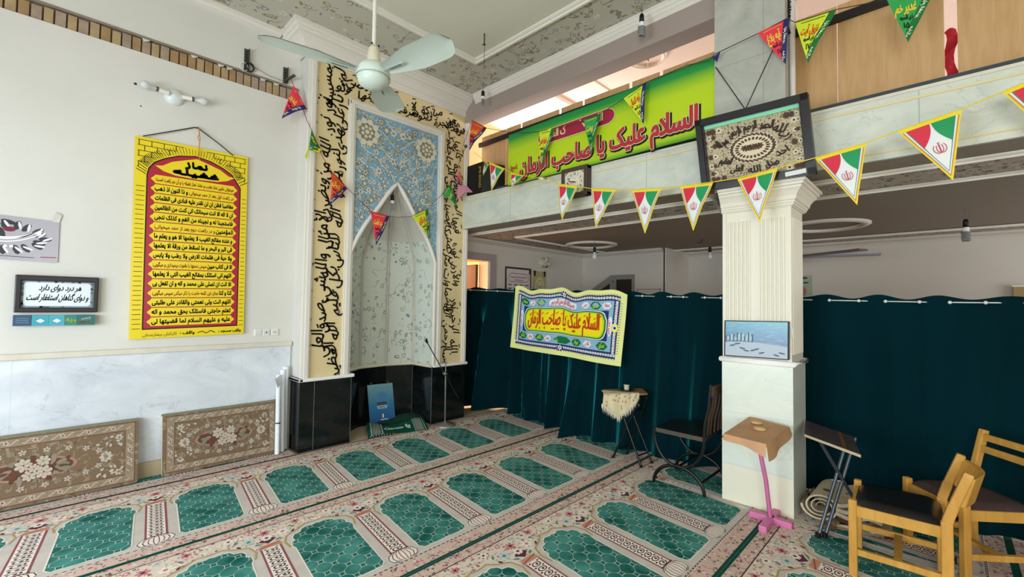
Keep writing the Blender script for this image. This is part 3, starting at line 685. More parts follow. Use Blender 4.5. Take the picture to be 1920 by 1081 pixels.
carpet(-.262, -2.8, 3.565, 2.40, 'nearest prayer carpet strip, under the grey folding stand and wooden chair')
carpet(.905, 3.575, 4.75, 4.10, 'short prayer carpet piece under the far side of the black metal chair')
carpet(-.262, 3.575, 4.75, 3.70, 'short prayer carpet piece under the rolled-up rug right of the column')
carpet(-1.43, 3.3, 4.75, 3.66, 'prayer carpet piece under the right-hand wooden chair at the picture edge')
# ------------------------------------------------------------------ things along the left wall
BRN = floral('cushion_brown', '#79644f', ['#8d7862', '#6a5443', '#9a8771'], 26, .3, None, dens=.45, sq=('#94816b', .6, .03)); BRD = M('cushion_border_tan', '#978570', .95, .1, var=.15, vs=30); BEG = M('cushion_beige_back', '#cdbfa8', .9, .1)
C1, C2, C3, C4, C5 = [M('cushion_' + n, c, .95, .1) for n, c in (('cream', '#bdb0a0'), ('rose', '#9c7e6e'), ('sage', '#7d7d6a'), ('plum', '#654539'), ('shade', '#8f8172'))]
def cushion(xa, xb, za, zb, yb, label):
    t = thing('back_cushion', label, 'cushion', ((xa + xb) / 2, yb, 0), 'carpet-covered back cushions along the wall')
    w, h = xb - xa, .485; o = Vector((xa, yb, .012)); ux = Vector((1, 0, 0)); uy = Vector((0, .078, .47)).normalized(); mp = frame(o, ux, uy)
    b = MB(); b.solid(rrect(0, w, 0, h, .012, 2), mp, -.055, -.004, BEG); b.build('board', t)
    b = MB(); b.solid(rrect(0, w, 0, h, .014, 3), mp, -.012, 0, BRN)
    b.solid(rrect(-.006, w + .006, h - .012, h + .006, .006, 2), mp, -.05, .002, C3)
    ins, bw = .022, .055
    for u0, u1, v0, v1 in ((ins, w - ins, ins, ins + bw), (ins, w - ins, h - ins - bw, h - ins), (ins, ins + bw, ins + bw, h - ins - bw), (w - ins - bw, w - ins, ins + bw, h - ins - bw)): b.rect(u0, u1, v0, v1, mp, .001, BRD)
    for q in (ins, ins + bw): b.line([(q, q), (w - q, q), (w - q, h - q), (q, h - q)], .005, mp, .0016, C4, True)
    def scroll(p0, p1, n):
        for i in range(n):
            f = (i + .5) / n; u, v = p0[0] + (p1[0] - p0[0]) * f, p0[1] + (p1[1] - p0[1]) * f
            b.flower(u, v, .018 if i % 2 else .014, mp, .002, [C1 if i % 2 else C3, C4 if i % 2 else C2], 5, i)
            d = (Vector(p1) - Vector(p0)).normalized(); s = (p1[0] - p0[0]) / n if abs(d.x) > .5 else (p1[1] - p0[1]) / n
            P = [(u + d.x * s * (q - .5) * 1 - d.y * .016 * math.sin(q * 2 * PI), v + d.y * s * (q - .5) + d.x * .016 * math.sin(q * 2 * PI)) for q in (0, .25, .5, .75, 1)]
            b.line(P, .006, mp, .0018, C1)
    m_ = ins + bw / 2
    scroll((m_, m_), (w - m_, m_), 15); scroll((m_, h - m_), (w - m_, h - m_), 15); scroll((m_, m_ + .05), (m_, h - m_ - .05), 6); scroll((w - m_, m_ + .05), (w - m_, h - m_ - .05), 6)
    cu, cv = w / 2, h / 2 - .005
    for i in range(40):      # oval wreath
        a = 2 * PI * i / 40; u, v = cu + .30 * w / .9 * math.cos(a), cv + .115 * math.sin(a) * 1.05; r = .040 if i % 20 == 0 else (.02 if i % 2 else .015)
        b.flower(u, v, r, mp, .0022, [C1, C3] if r > .03 else [C1 if i % 2 else C5, C2], 8 if r > .03 else 5, a)
        b.disc(u + .016, v + .008, .018, mp, .002, C3, 6, .007, a)
    b.disc(cu, cv, .22, mp, .0012, C2, 26, .075); b.disc(cu, cv, .20, mp, .0014, C4, 24, .06)
    for i in range(16):
        a = i * 2 * PI / 16; b.disc(cu + .135 * math.cos(a) * (1 + .25 * (i % 2)), cv + .062 * math.sin(a) * (1 + .2 * (i % 2)), .036, mp, .0022 + i * .00008, (C3, C4, C5)[i % 3], 7, .015, a + .4)
    for ri, (u, v, r) in enumerate(((-.05, .035, .045), (.045, .045, .038), (-.02, -.04, .038), (.05, -.03, .045), (.0, .005, .03))):   # roses of overlapping petals
        h0 = .004 + ri * .0006; b.disc(cu + u, cv + v, r * 1.06, mp, h0 - .0004, C4, 12)
        for ring_, (n_, rr2, rad) in enumerate(((7, .62, .42), (5, .36, .34), (3, .16, .26))):
            for k in range(n_):
                a = k * 2 * PI / n_ + ring_ + ri; px_, py_ = cu + u + math.cos(a) * r * rr2, cv + v + math.sin(a) * r * rr2
                b.disc(px_, py_, r * rad, mp, h0 + .0003 * ring_ + .00003 * k, C2 if ring_ == 2 else C5, 8, r * rad * .8, a); b.disc(px_ + math.cos(a) * r * .06, py_ + math.sin(a) * r * .06, r * rad * .82, mp, h0 + .0003 * ring_ + .00003 * k + .00012, C1, 8, r * rad * .62, a)
        b.disc(cu + u, cv + v, r * .12, mp, h0 + .0016, C4, 6)
    for i in range(14):
        a = R.uniform(0, 6.28); u, v = cu + .15 * math.cos(a), cv + .06 * math.sin(a); b.disc(u, v, .03, mp, .0024 + i * .0001, R.choice((C3, C3, C4, C2)), 7, .011, a)
    for su in (-1, 1):
        for sv in (-1, 1):
            u0, v0 = cu + su * (w / 2 - .115), cv + sv * (h / 2 - .115)
            b.flower(u0, v0, .026, mp, .0022, [C1, C3], 6, 1)
            for k in range(16): b.disc(u0 - su * R.uniform(-.03, .12), v0 - sv * R.uniform(-.02, .06), .013, mp, .0026 + .0001 * k, R.choice((C1, C1, C5, C3)), 6, .008, k)
    b.build('carpet_cover', t); return t
cushion(-.62, .505, 0, 0, 4.545, 'brown floral carpet cushion leaning at the far left, cut by the picture edge')
cushion(.66, 1.535, 0, 0, 4.555, 'brown floral carpet cushion leaning between the other cushion and the white paper tubes')

PAP = M('white_paper', '#e9eef4', .6, .3)
def roll_(x, y, z1, r, lx, ly, label, wrap=False):
    t = thing('paper_tube', label, 'tube', (x, y, 0), 'rolled posters leaning by the niche')
    b = MB(); b.tube([(x, y, .005), (x + lx, y + ly, z1)], r, PAP, 14, caps=False); b.tube([(x, y, .005), (x + lx, y + ly, z1 - .001)], r * .86, M('paper_inside', '#cfd3d8', .7), 14, caps=True)
    if wrap: b.add([(x - r, y - r, z1 * .85), (x + lx + r, y - r + ly, z1 * .9), (x + lx + r, y + ly, z1), (x - r * 2.2, y - .02, z1 - .02)], [(0, 1, 2, 3)], PAP)
    b.build('sheet', t)
    return t
t = roll_(1.515, 4.53, .735, .021, .015, .07, 'front left white paper tube with black band, leaning by the niche', True); b = MB(); b.tube([(1.520, 4.55, .285), (1.5203, 4.5505, .294)], .0225, BLK, 14); b.build('band', t)
roll_(1.572, 4.585, .775, .024, .01, .06, 'middle white paper tube, thicker, between front tube and corner')
roll_(1.615, 4.645, .80, .026, .0, .02, 'tallest white paper tube standing in the corner against the black base')

# yellow prayer board
YEL = M('board_yellow', '#e8cf1d', .3, .45); REDB = M('board_red', '#ab1a33', .3, .45); DRED = M('lettering_red', '#b5352c', .4)
t = thing('prayer_board', 'tall yellow board with brick arch, red panel and lines of prayer text', 'board', (.825, 4.68, 1.13))
o = Vector((.428, 4.672, 1.118)); ux = Vector((1.237 - .428, 0, .020)); uy = Vector((-.016, 0, 1.645)); mpb = frame(o, ux, uy)
b = MB(); b.solid([(0, 0), (1, 0), (1, 1), (0, 1)], mpb, -.02, 0, YEL); pan = b.build('panel', t)
A = [(.105, .02), (.105, .80), (.118, .835), (.16, .868), (.24, .895), (.36, .922), (.5, .935), (.64, .922), (.76, .895), (.84, .868), (.882, .835), (.925, .80), (.925, .02)]
A = [(u, v + (.012 if v > .1 else .030)) for u, v in A]
b = MB()
cx_ = lambda q, k: (.515 + (q[0] - .515) * (1 + k * .9), .5 + (q[1] - .5) * (1 + k * .45))
b.poly([cx_(q, .028) for q in A], mpb, .0006, BLK); b.poly(A, mpb, .0012, REDB)
# voussoir strokes and side brick courses
for i in range(1, len(A) - 2):
    (a0, c0), (a1, c1) = A[i], A[i + 1]; n = 6 if i > 1 and i < len(A) - 3 else 3
    for q in range(n):
        f = q / n; u, v = a0 + (a1 - a0) * f, c0 + (c1 - c0) * f; du, dv = u - .515, (v - .62)
        l = math.hypot(du, dv * 1.6); b.line([(u + du / l * .02, v + dv / l * .018), (u + du / l * .115, min(.985, v + dv / l * .075))], .004, mpb, .0008, BLK)
for i in range(31):
    v = .05 + i * .0235
    b.line([(.015, v), (.082, v)], .0026, mpb, .0008, BLK); b.line([(.948, v), (.99, v)], .0026, mpb, .0008, BLK)
for k in range(5):
    v = .985 - k * .027
    for s in (0, 1):
        L = [.40, .33, .22, .15, .11][k]; g = lambda u: u if not s else 1 - u
        b.line([(g(.02), v), (g(L), v)], .003, mpb, .0008, BLK)
        for q in range(4):
            u = .03 + .09 * (k % 2) * .5 + q * .10
            if u < L - .02: b.line([(g(u), v), (g(u), v - .027)], .006, mpb, .0008, BLK)
b.poly([(.16, .868), (.22, .872), (.30, .90), (.40, .918), (.515, .937), (.63, .918), (.73, .90), (.81, .872), (.87, .868), (.80, .845), (.70, .832), (.515, .828), (.33, .832), (.23, .845)], mpb, .002, YEL)
b.text('نماز', mpb, .515, .885, .055, BLK, .003, width=.20, bold=.005, ys=.75); b.text('غفیله', mpb, .515, .843, .06, BLK, .003, width=.42, bold=.005, ys=.62)
ROWS = [((1, 'میخوانی مابین نماز مغرب و عشا، نماز غفیله را و آن دو رکعت است:'),), ((1, 'در رکعت اول بعد از حمد میخوانی:'), (0, 'و ذا النون اذ ذهب')), ((0, 'مغاضبا فظن ان لن نقدر علیه فنادی فی الظلمات'),), ((0, 'ان لا اله الا انت سبحانک انی کنت من الظالمین'),),
        ((0, 'فاستجبنا له و نجیناه من الغم و کذلک ننجی'),), ((0, 'المؤمنین'), (1, 'و در رکعت دوم بعد از حمد میخوانی:')), ((0, 'و عنده مفاتح الغیب لا یعلمها الا هو و یعلم ما'),), ((0, 'فی البر و البحر و ما تسقط من ورقة الا یعلمها'),), ((0, 'ولا حبة فی ظلمات الارض ولا رطب ولا یابس'),),
        ((0, 'الا فی کتاب مبین'), (1, 'سپس دستها را بقنوت برمیداری و میگویی:')), ((0, 'اللهم انی اسئلک بمفاتح الغیب التی لا یعلمها'),), ((0, 'الا انت ان تصلی علی محمد و اله و ان تفعل بی'),), ((0, 'کذا و کذا'), (1, 'بجای این کلمه حاجت را ذکر میکنی سپس میگویی:')), ((0, 'اللهم انت ولی نعمتی والقادر علی طلبتی'),), ((0, 'تعلم حاجتی فاسئلک بحق محمد و اله'),), ((0, 'علیه و علیهم السلام لما قضیتها لی'),)]
for i, row in enumerate(ROWS):
    v = .800 - i * .0478; hh = .0215; e = .019
    L, Rr = .135, .895
    b.poly([(L + .03, v - hh), (Rr - .03, v - hh), (Rr - .018, v - hh * .55), (Rr - .006, v - hh * .35), (Rr + .006, v), (Rr - .006, v + hh * .35), (Rr - .018, v + hh * .55), (Rr - .03, v + hh), (L + .03, v + hh), (L + .018, v + hh * .55), (L + .006, v + hh * .35), (L - .006, v), (L + .006, v - hh * .35), (L + .018, v - hh * .55)], mpb, .002, YEL)
    tot = sum(layout(s)[1] * (.8 if r else 1) for r, s in row); x = Rr - .025; W = Rr - L - .05
    for r, s in row:
        w = W * layout(s)[1] * (.8 if r else 1) / tot; b.text(s, mpb, x - w / 2, v - .0085, .031 if not r else .026, DRED if r else BLK, .003, width=w * .98, bold=.0017 if not r else .0009); x -= w
b.text('وقف مسجد :', mpb, .86, .014, .022, BLK, .002, width=.22, bold=.001); b.text('واقف :', mpb, .47, .014, .022, BLK, .002, width=.13, bold=.001); b.text('کارکنان بیمارستان', mpb, .24, .012, .022, BLK, .002, width=.28)
b.line([(.56, .018), (.60, .024), (.64, .014), (.68, .026), (.72, .015)], .004, mpb, .002, BLK)
b.build('printing', pan)
b = MB(); CD = M('dark_cord', '#4a4038', .8)
b.tube([(.459, 4.665, 2.768), (.64, 4.668, 2.86), (.80, 4.682, 2.945), (.826, 4.685, 2.95), (.86, 4.682, 2.93), (1.0, 4.67, 2.84), (1.10, 4.665, 2.768)], .005, CD, 6); b.tube([(.826, 4.70, 2.95), (.826, 4.67, 2.95)], .006, CD, 6)
b.tube([(.83, 4.665, 2.945), (.842, 4.66, 2.85), (.836, 4.652, 2.75), (.84, 4.648, 2.66)], .004, M('orange_string', '#c9824d', .8), 5); b.tube([(.84, 4.66, 2.90), (.825, 4.66, 2.86), (.842, 4.66, 2.82)], .003, MATS['orange_string'], 5); b.build('hanging_cord', t)

# framed calligraphy with a row of small boxes under it, and the taped print above
t = thing('framed_calligraphy', 'small black framed two-line calligraphy on the left wall', 'picture', (.02, 4.69, 1.34))
fr = M('black_frame', '#1d1a1b', .35, .4); pp = M('pale_paper', '#dfe7ea', .5); GB = M('grey_blue_border', '#8f9cb0', .6)
b = MB()
for q in ((-.195, .236, 1.337, 1.372), (-.195, .236, 1.562, 1.602), (-.195, -.163, 1.337, 1.602), (.204, .236, 1.337, 1.602)): b.box(q[0], q[1], 4.655 + (.001 if q[1] - q[0] < .1 else 0), 4.70, q[2], q[3], fr)
bev(b.build('frame', t), .006)
mpw = on_y(4.675)
b = MB(); b.rect(-.165, .206, 1.37, 1.565, mpw, 0, GB); b.poly(rrect(-.152, .193, 1.383, 1.553, .02), mpw, .0008, pp)
for i in range(26): b.disc(R.choice((-.158, .199)) if i % 2 else R.uniform(-.15, .19), R.uniform(1.38, 1.55) if i % 2 else R.choice((1.376, 1.559)), .008, mpw, .0012, M('border_dark_spot', '#5f6b83', .6), 6)
NAVY = M('navy_ink', '#1c2740', .5)
b.text('هر درد دوای دارد', mpw, .03, 1.497, .058, NAVY, .0016, width=.22, slant=.25, bold=.0012); b.text('و دوای گناهان استغفار است', mpw, .02, 1.425, .064, NAVY, .0016, width=.32, slant=.25, bold=.0012); b.build('sheet', t)
t = thing('box_row', 'row of small teal printed packets pinned under the framed calligraphy', 'packets', (.015, 4.66, 1.24))
cols = ['#2c4f6e', '#3c9db0', '#46a4b4', '#2c7f78', '#1f6c66']
xs = [-.195, -.105, -.02, .06, .125, .222]
for i in range(5):
    b = MB(); b.box(xs[i], xs[i + 1] - .001, 4.645, 4.70, 1.243, 1.318, M('packet_teal_%d' % i, cols[i], .4, .4)); pk = b.build('packet', t); mq = on_y(4.645); q = MB(); cx = (xs[i] + xs[i + 1]) / 2
    if i in (1, 2): q.poly([(cx - .022, 1.277), (cx, 1.262), (cx + .022, 1.277), (cx, 1.292)], mq, .001, M('packet_white', '#e2eef0', .5))
    elif i == 0:
        for k in range(3): q.line([(cx - .03, 1.265 + k * .014), (cx, 1.268 + k * .014), (cx + .03, 1.263 + k * .014)], .003, mq, .001, M('packet_line', '#7d97a8', .5))
    elif i == 3: q.text('رسول الله', mq, cx, 1.27, .036, M('packet_lime', '#c3cf5a', .5), .001, width=.058, bold=.0012)
    else: q.text('مصطفی', mq, cx - .01, 1.262, .028, M('packet_red', '#b8674c', .5), .001, width=.065, bold=.001); q.text('شمس', mq, cx, 1.287, .03, WHT, .001, width=.05, bold=.001)
    q.build('printing', pk)
t = thing('taped_print', 'grey glossy calligraphy print taped to the wall at the left edge', 'print', (-.2, 4.695, 1.71))
mq = on_y(4.694); G1 = M('print_grey', '#a8a4ad', .2, .5); b = MB()
b.solid([(-.50, 1.71), (-.015, 1.70), (.009, 1.705), (.009, 2.004), (-.50, 2.02)], mq, 0, .002, G1); pr_ = b.build('sheet', t); b = MB()
for i in range(11):
    a = PI * (-.5 + i / 10.); u, v = -.26 + .20 * math.cos(a * 1.0) * (.9 + .1 * (i % 2)), 1.865 + .09 * math.sin(a); b.disc(u, v, .035, mq, .0026 + i * .0001, M('print_dark', '#35333b', .3), 8, .017, a)
    b.disc(u + .012, v, .03, mq, .0036 + i * .0001, M('print_light', '#dcdce3', .2), 8, .008, a + .5)
for i in range(7): b.disc(-.42 + i * .03, 1.87 + .10 * math.sin(i * 1.3), .04, mq, .0028 + i * .0001, MATS['print_dark'], 8, .015, i)
[b.line([(-.48 + .40 * i / 12, z0 - d_ * math.sin(PI * (i / 12) ** 1.3) + .03 * (i / 12) ** 2) for i in range(13)], w_, mq, .006, WHT) for z0, d_, w_ in ((1.885, .035, .012), (1.872, .05, .008), (1.90, .06, .006))]; [b.disc(u, 1.80, .010, mq, .006, WHT, 8) for u in (-.25, -.222)]; b.disc(-.235, 1.92, .03, mq, .005, M('print_maroon', '#74263c', .3), 10, .018); b.line([(-.08, 1.735), (.0, 1.738)], .008, mq, .003, M('print_rose', '#a8526d', .3)); b.line([(-.5, 1.735), (-.11, 1.728)], .004, mq, .003, MATS['print_dark'])
b.build('artwork', pr_)
b = MB(); b.add([(-.03, 4.692, 2.0), (.008, 4.692, 2.0), (.02, 4.69, 2.055), (-.012, 4.692, 2.075)], [(0, 1, 2, 3)], M('clear_tape', '#c9c5bf', .2, .5)); b.build('tape', t)

# twin wall lamp
t = thing('wall_lamp', 'white twin-socket wall lamp with two bare bulbs above the yellow board', 'lamp', (.655, 4.70, 3.17))
b = MB(); b.lathe([(.07, 0), (.07, .012), (.062, .028), (.045, .045), (.0, .052)], (.655, 4.70, 3.165), M('lamp_porcelain', '#d9dfe1', .3, .5), 20, (0, -1, 0)); b.build('base', t)
for s, nm in ((-1, ''), (1, '')):
    b = MB(); a = Vector((.655 + s * .045, 4.645, 3.17)); d = Vector((s, -.12, .05 if s < 0 else .03)).normalized(); b.tube([a, a + d * .075], .019, M('lamp_socket', '#e6e4dd', .4), 12); b.tube([a + d * .07, a + d * .085], .02, M('socket_ring', '#55554f', .5), 12); so = b.build('socket', t)
    b = MB(); q = a + d * .085; b.lathe([(.012, 0), (.013, .02), (.018, .032), (.030, .055), (.033, .072), (.028, .09), (.015, .102), (0, .105)], q, glass('bulb_glass', '#e4e8e8', .25) if 'bulb_glass' not in MATS else MATS['bulb_glass'], 14, d); b.build('bulb', so)
# sockets and switch
for i, (x, lb) in enumerate(((1.365, 'white wall switch plate nearest the yellow board'), (1.435, 'middle of the three white wall plates right of the yellow board'), (1.512, 'white wall plate nearest the niche, right of the other plates'))):
    t = thing('wall_plate', lb, 'switch', (x, 4.70, 1.14), 'wall plates over the marble rail'); b = MB(); b.box(x - .034, x + .034, 4.688, 4.701, 1.107, 1.172, M('plate_white', '#e4e4e0', .4)); bev(b.build('cover', t), .004)
    b = MB(); b.box(x - .024, x + .024, 4.684, 4.69, 1.117, 1.162, M('plate_inner', '#d6d6d2', .4)); o = b.build('rocker' if i == 0 else 'socket', t)
    b = MB()
    if i == 1: b.lathe([(.007, 0), (0, .001)], (x, 4.683, 1.14), BLK, 10, (0, -1, 0))
    elif i == 2: b.box(x - .014, x + .008, 4.683, 4.685, 1.138, 1.142, BLK)
    else: b.box(x - .022, x + .022, 4.683, 4.685, 1.120, 1.122, M('plate_line', '#8b8b88', .5))
    b.build('mark', o)
# slotted steel brackets with a wire between them
STE = M('slotted_steel', '#5d5c56', .45, .5, .6)
def bracket(x, z0, z1, arm, label):
    t = thing('angle_bracket', label, 'bracket', (x, 4.70, z0), 'slotted wall brackets')
    b = MB(); b.box(x - .018, x + .018, 4.69, 4.701, z0, z1, STE); b.box(x + .014, x + .018, 4.655, 4.70, z0, z1, STE); k = z0 + .02
    while k < z1 - .02: b.box(x - .012, x + .008, 4.688, 4.691, k, k + .012, M('slot_dark', '#23211e', .8)); k += .026
    b.build('upright', t)
    if arm: b = MB(); b.bar((x - .01, 4.685, z0 + .012), (x + .06, 4.60, z0 + .075), .03, .012, STE); b.build('arm', t)
    return t
bk = bracket(1.185, 3.60, 3.81, 0, 'slotted steel bracket with a coil of cable, above the brick strip'); bracket(1.53, 3.61, 3.77, 1, 'slotted steel bracket at the niche corner that holds the bunting end')
b = MB(); P = [(1.21 + .035 * math.cos(a * .7), 4.675 + .01 * math.sin(a * 1.3), 3.64 + .04 * math.sin(a * .7)) for a in range(40)]; b.tube(P, .006, M('cable_black', '#2d2b29', .6), 6)
tag(b.build('cable_coil', None, (1.21, 4.675, 3.60)), 'loose coil of black and white cable hung on the slotted bracket', 'cable')
b = MB(); b.tube([(1.16 + .035 * math.cos(a * .5), 4.67, 3.625 + .04 * math.sin(a * .5)) for a in range(13)], .003, WHT, 5, closed=False); b.build('white_loop', bpy.data.objects['cable_coil'])
b = MB(); b.tube([(1.24, 4.68, 3.66), (1.38, 4.68, 3.625), (1.52, 4.682, 3.62)], .003, M('wire_grey', '#8d8a84', .5), 5); tag(b.build('wire', None, (1.38, 4.68, 3.62)), 'thin grey wire strung between the two slotted brackets', 'wire')

# things in and before the niche
t = thing('leaning_poster', 'blue board with a domed building picture leaning against the black niche back', 'picture', (2.74, 4.78, 0))
o = Vector((2.622, 4.83, .014)); ux = Vector((.335, .0, -.008)); uy = Vector((-.005, .085, .448)); mq = frame(o, ux, uy)
m_, nt, bb = base('poster_blue_fade', .25, .5); tc = N(nt, 'ShaderNodeTexCoord'); sp = N(nt, 'ShaderNodeSeparateXYZ'); nt.links.new(tc.outputs['Generated'], sp.inputs[0])
rp = N(nt, 'ShaderNodeValToRGB'); el = rp.color_ramp.elements; el[0].color = lin('#31619f'); el[1].color = lin('#86b4c4'); e = el.new(.45); e.color = lin('#3f86bb'); nt.links.new(sp.outputs[2], rp.inputs[0]); nt.links.new(rp.outputs[0], bb.inputs['Base Color'])
b = MB(); b.solid([(0, 0), (1, 0), (1, 1), (0, 1)], mq, -.02, 0, m_, BLK); bd = b.build('panel', t); b = MB()
LBL = M('poster_pale', '#b9d6e6', .3); GRB = M('poster_greyblue', '#6f86a6', .3); DKB = M('poster_dark', '#24344f', .3)
b.poly([(.30, .42), (.29, .62), (.33, .72), (.43, .78), (.55, .79), (.67, .76), (.76, .68), (.80, .56), (.78, .40), (.66, .345), (.40, .345)], mq, .001, M('poster_glow', '#5b93c4', .3)); b.rect(.31, .71, .45, .53, mq, .002, DKB); b.rect(.33, .69, .37, .45, mq, .002, LBL)
for i in range(7): b.rect(.33 + i * .055, .352 + i * .055, .46, .515, mq, .003, GRB)
b.scrawl(.38, .62, .405, mq, .003, DKB, .02, .02, 9); b.disc(.52, .18, .035, mq, .002, WHT, 10, .06); b.scrawl(.42, .70, .085, mq, .003, WHT, .022, .018, 10, 1.)
for i in range(9): a = PI * (.15 + .7 * i / 8); b.line([(.5 + .36 * math.cos(a), .80 + .12 * math.sin(a)), (.53 + .36 * math.cos(a + .1), .83 + .12 * math.sin(a + .1)), (.5 + .36 * math.cos(a + .16), .80 + .12 * math.sin(a + .16))], .01, mq, .002, M('poster_teal_ink', '#4f8490', .3))
b.build('artwork', bd)
for u in (.16, .84): b = MB(); b.ball(mq(u, 1.03, -.004), .007, M('grommet', '#c9c9c6', .3, .5, .6), 8); b.build('grommet', bd)
t = thing('folded_mat', 'folded green prayer mat with white lettering in front of the blue board', 'mat', (2.8, 4.5, 0))
o = Vector((2.375, 4.41, .0)); ux = Vector((.655, -.165, 0)); uy = Vector((.19, .40, 0)); G_ = M('mat_green', '#0f5a45', .9, .1, var=.25, vs=20); GD = M('mat_dark_green', '#143f33', .9)
def mw(u, v, h): q = o + ux * u + uy * v; return (q.x, q.y, .012 + h + .016 * math.sin(u * 7 + v * 2) * (.6 + v * .6) + .022 * v)
b = MB(); b.rect(0, 1, 0, 1, mw, 0, G_, 24, 8); b.rect(0, 1, 0, 1, lambda u, v, h: (Vector(mw(u, v, h)) - Vector((0, 0, .014))), 0, GD, 24, 8); 
b.rect(.2, 1.08, .85, 1.35, mw, .012, GD, 20, 6)
for u in (.08, .80): b.rect(u, u + .13, .04, .97, mw, .0015, M('mat_grey_band', '#8f9b93', .9, .1, var=.4, vs=60), 4, 8)
for u in (.05, .06, .225, .235, .78, .95): b.rect(u, u + .008, .0, 1, mw, .002, M('mat_white', '#cfd8d2', .9), 1, 8)
for i in range(22): u = .03 + i * .044; b.rect(u, u + .012, -.06, .02, mw, .0015, M('mat_white'), 1, 1)
mt = b.build('cloth', t); b = MB(); b.text('یا حسین', mw, .50, .40, .34, M('mat_white'), .004, width=.44, bold=.012); b.build('lettering', mt)
# microphone stand
t = thing('microphone_stand', 'grey microphone stand with tilted boom arm and round base', 'stand', (3.28, 4.27, 0))
CHR = M('stand_grey_metal', '#8c8a84', .3, .5, .7); b = MB(); b.lathe([(.125, 0), (.125, .012), (.11, .02), (.03, .034), (.014, .05), (0, .05)], (3.28, 4.27, 0), M('stand_base_grey', '#96948e', .35, .4, .5), 28); b.build('base', t)
b = MB(); b.tube([(3.28, 4.27, .03), (3.275, 4.27, .66)], .0095, CHR, 10); b.tube([(3.275, 4.27, .5), (3.273, 4.27, .80)], .007, CHR, 10); b.tube([(3.278, 4.27, .44), (3.276, 4.27, .54)], .012, CHR, 10); b.build('pole', t)
b = MB(); b.tube([(2.995, 4.27, 1.003), (3.48, 4.27, .29)], .006, M('boom_dark', '#3b3a38', .35, .5, .5), 8); bo = b.build('boom', t)
b = MB(); b.tube([(3.005, 4.27, .99), (2.985, 4.27, 1.02)], .014, BLK, 8); b.tube([(2.985, 4.262, 1.015), (2.978, 4.25, 1.035)], .012, BLK, 8); b.build('clip', bo)
b = MB(); b.lathe([(0, -.022), (.02, -.022), (.02, .022), (0, .022)], (3.262, 4.27, .612), CHR, 10, (0, 1, 0)); b.tube([(3.262, 4.25, .612), (3.262, 4.22, .612)], .006, CHR, 8); b.build('knob', t)
# ------------------------------------------------------------------ velvet curtain across the lower hall
VEL = velvet('teal_velvet', '#02222a', '#37d0dc')
def ztop(y): return 1.535 + .0025 * max(0, y + .3) ** 2 * 1.0 + .014 * max(0, y) 
def curtain(ya, yb, label, fold, xb, seed, hem=.012, sag=0., dx=0.):
    rr = random.Random(seed); ph = [rr.uniform(0, 6.28) for _ in range(6)]; L = ya - yb; nu, nv = int(L * 90), 34
    t = thing('curtain', label, 'curtain', (4.17, (ya + yb) / 2, 0), 'teal velvet curtain lengths')
    P = []
    for j in range(nv + 1):
        f = j / nv
        for i in range(nu + 1):
            s = i / nu; y = ya + (yb - ya) * s; zt = ztop(y) + .012 * math.sin(y * 2 * PI / .33 + 1.2) + .004 * math.sin(y * 23)
            z0 = hem + sag * max(0, 1 - s * 5) ** 2; z = zt + (z0 - zt) * f
            k = fold(s); g = min(1, f * 3)
            hd = .017 * math.sin(y * 2 * PI / .33 + .9) * (1 - g)
            # ridges: sharp narrow pleats of varying strength, softer waves between
            w = 0
            for q, (fr, am) in enumerate(((3.1, .5), (5.3, .55), (8.7, .36), (13.1, .2))):
                w += am * (1 - abs(math.sin(y * fr * .9 + ph[q] + .35 * math.sin(f * 2.1 + q)))) ** (3.0 if q < 2 else 2.0)
            w += .75 * (.5 + .5 * math.sin(y * 2 * PI / .37 + ph[5] + .7 * math.sin(y * 2.1 + f * .8))) ** 1.6
            w = (w - .62) * k * g * (.5 + .6 * f)
            x = 4.17 + dx - .25 * max(0, (y - 4.25) / .68) - hd + (xb(s) - 4.17) * f ** 1.6 - w * .17 + .05 * g
            yy = y + .02 * k * g * math.sin(y * 9 + ph[4] + f) + (-.0 if not sag else .25 * max(0, 1 - s * 4) * f ** 3 * -1)
            P.append((x, yy, max(z, .008)))
    b = MB(); b.add(P, [(j * (nu + 1) + i, j * (nu + 1) + i + 1, (j + 1) * (nu + 1) + i + 1, (j + 1) * (nu + 1) + i) for j in range(nv) for i in range(nu)], VEL, True)
    b.build('cloth', t); return t
curtain(4.90, 3.62, 'dark teal velvet curtain length hanging beside the black niche base', lambda s: 1.3, lambda s: 4.17, 3, dx=.075)
curtain(4.02, 1.18, 'widest teal velvet curtain length behind the cloth banner and little table', lambda s: 1.25 - .6 * s, lambda s: 4.12 - .10 * math.sin(PI * min(1, s * 1.0)) , 5, sag=.10)
curtain(1.20, -2.2, 'flat dark teal velvet curtain length to the right behind the column', lambda s: .5, lambda s: 4.20, 9)
t = thing('curtain_rod', 'thin pale rod with round hooks threaded through the curtain top', 'rod', (4.17, 1.3, 1.5))
b = MB(); RODM = M('rod_pale_metal', '#c3c6c2', .35, .5, .3); b.tube([(4.17 - .22 * max(0, (4.89 - i * .2 - 4.25) / .68), 4.89 - i * .2, ztop(4.89 - i * .2) - .032) for i in range(36)], .005, RODM, 8); b.build('rod', t)
k = 0
for y in (4.86, 4.70, 4.46, 4.30, 2.20, 1.90, 1.78, 1.58, 1.44, .641, .462, .31, .13, -.019, -.182):
    b = MB(); b.ball((4.152 - .22 * max(0, (y - 4.25) / .68), y, ztop(y) - .032), .0115, M('hook_white', '#dcdcd6', .4), 10); b.build('hook', t)

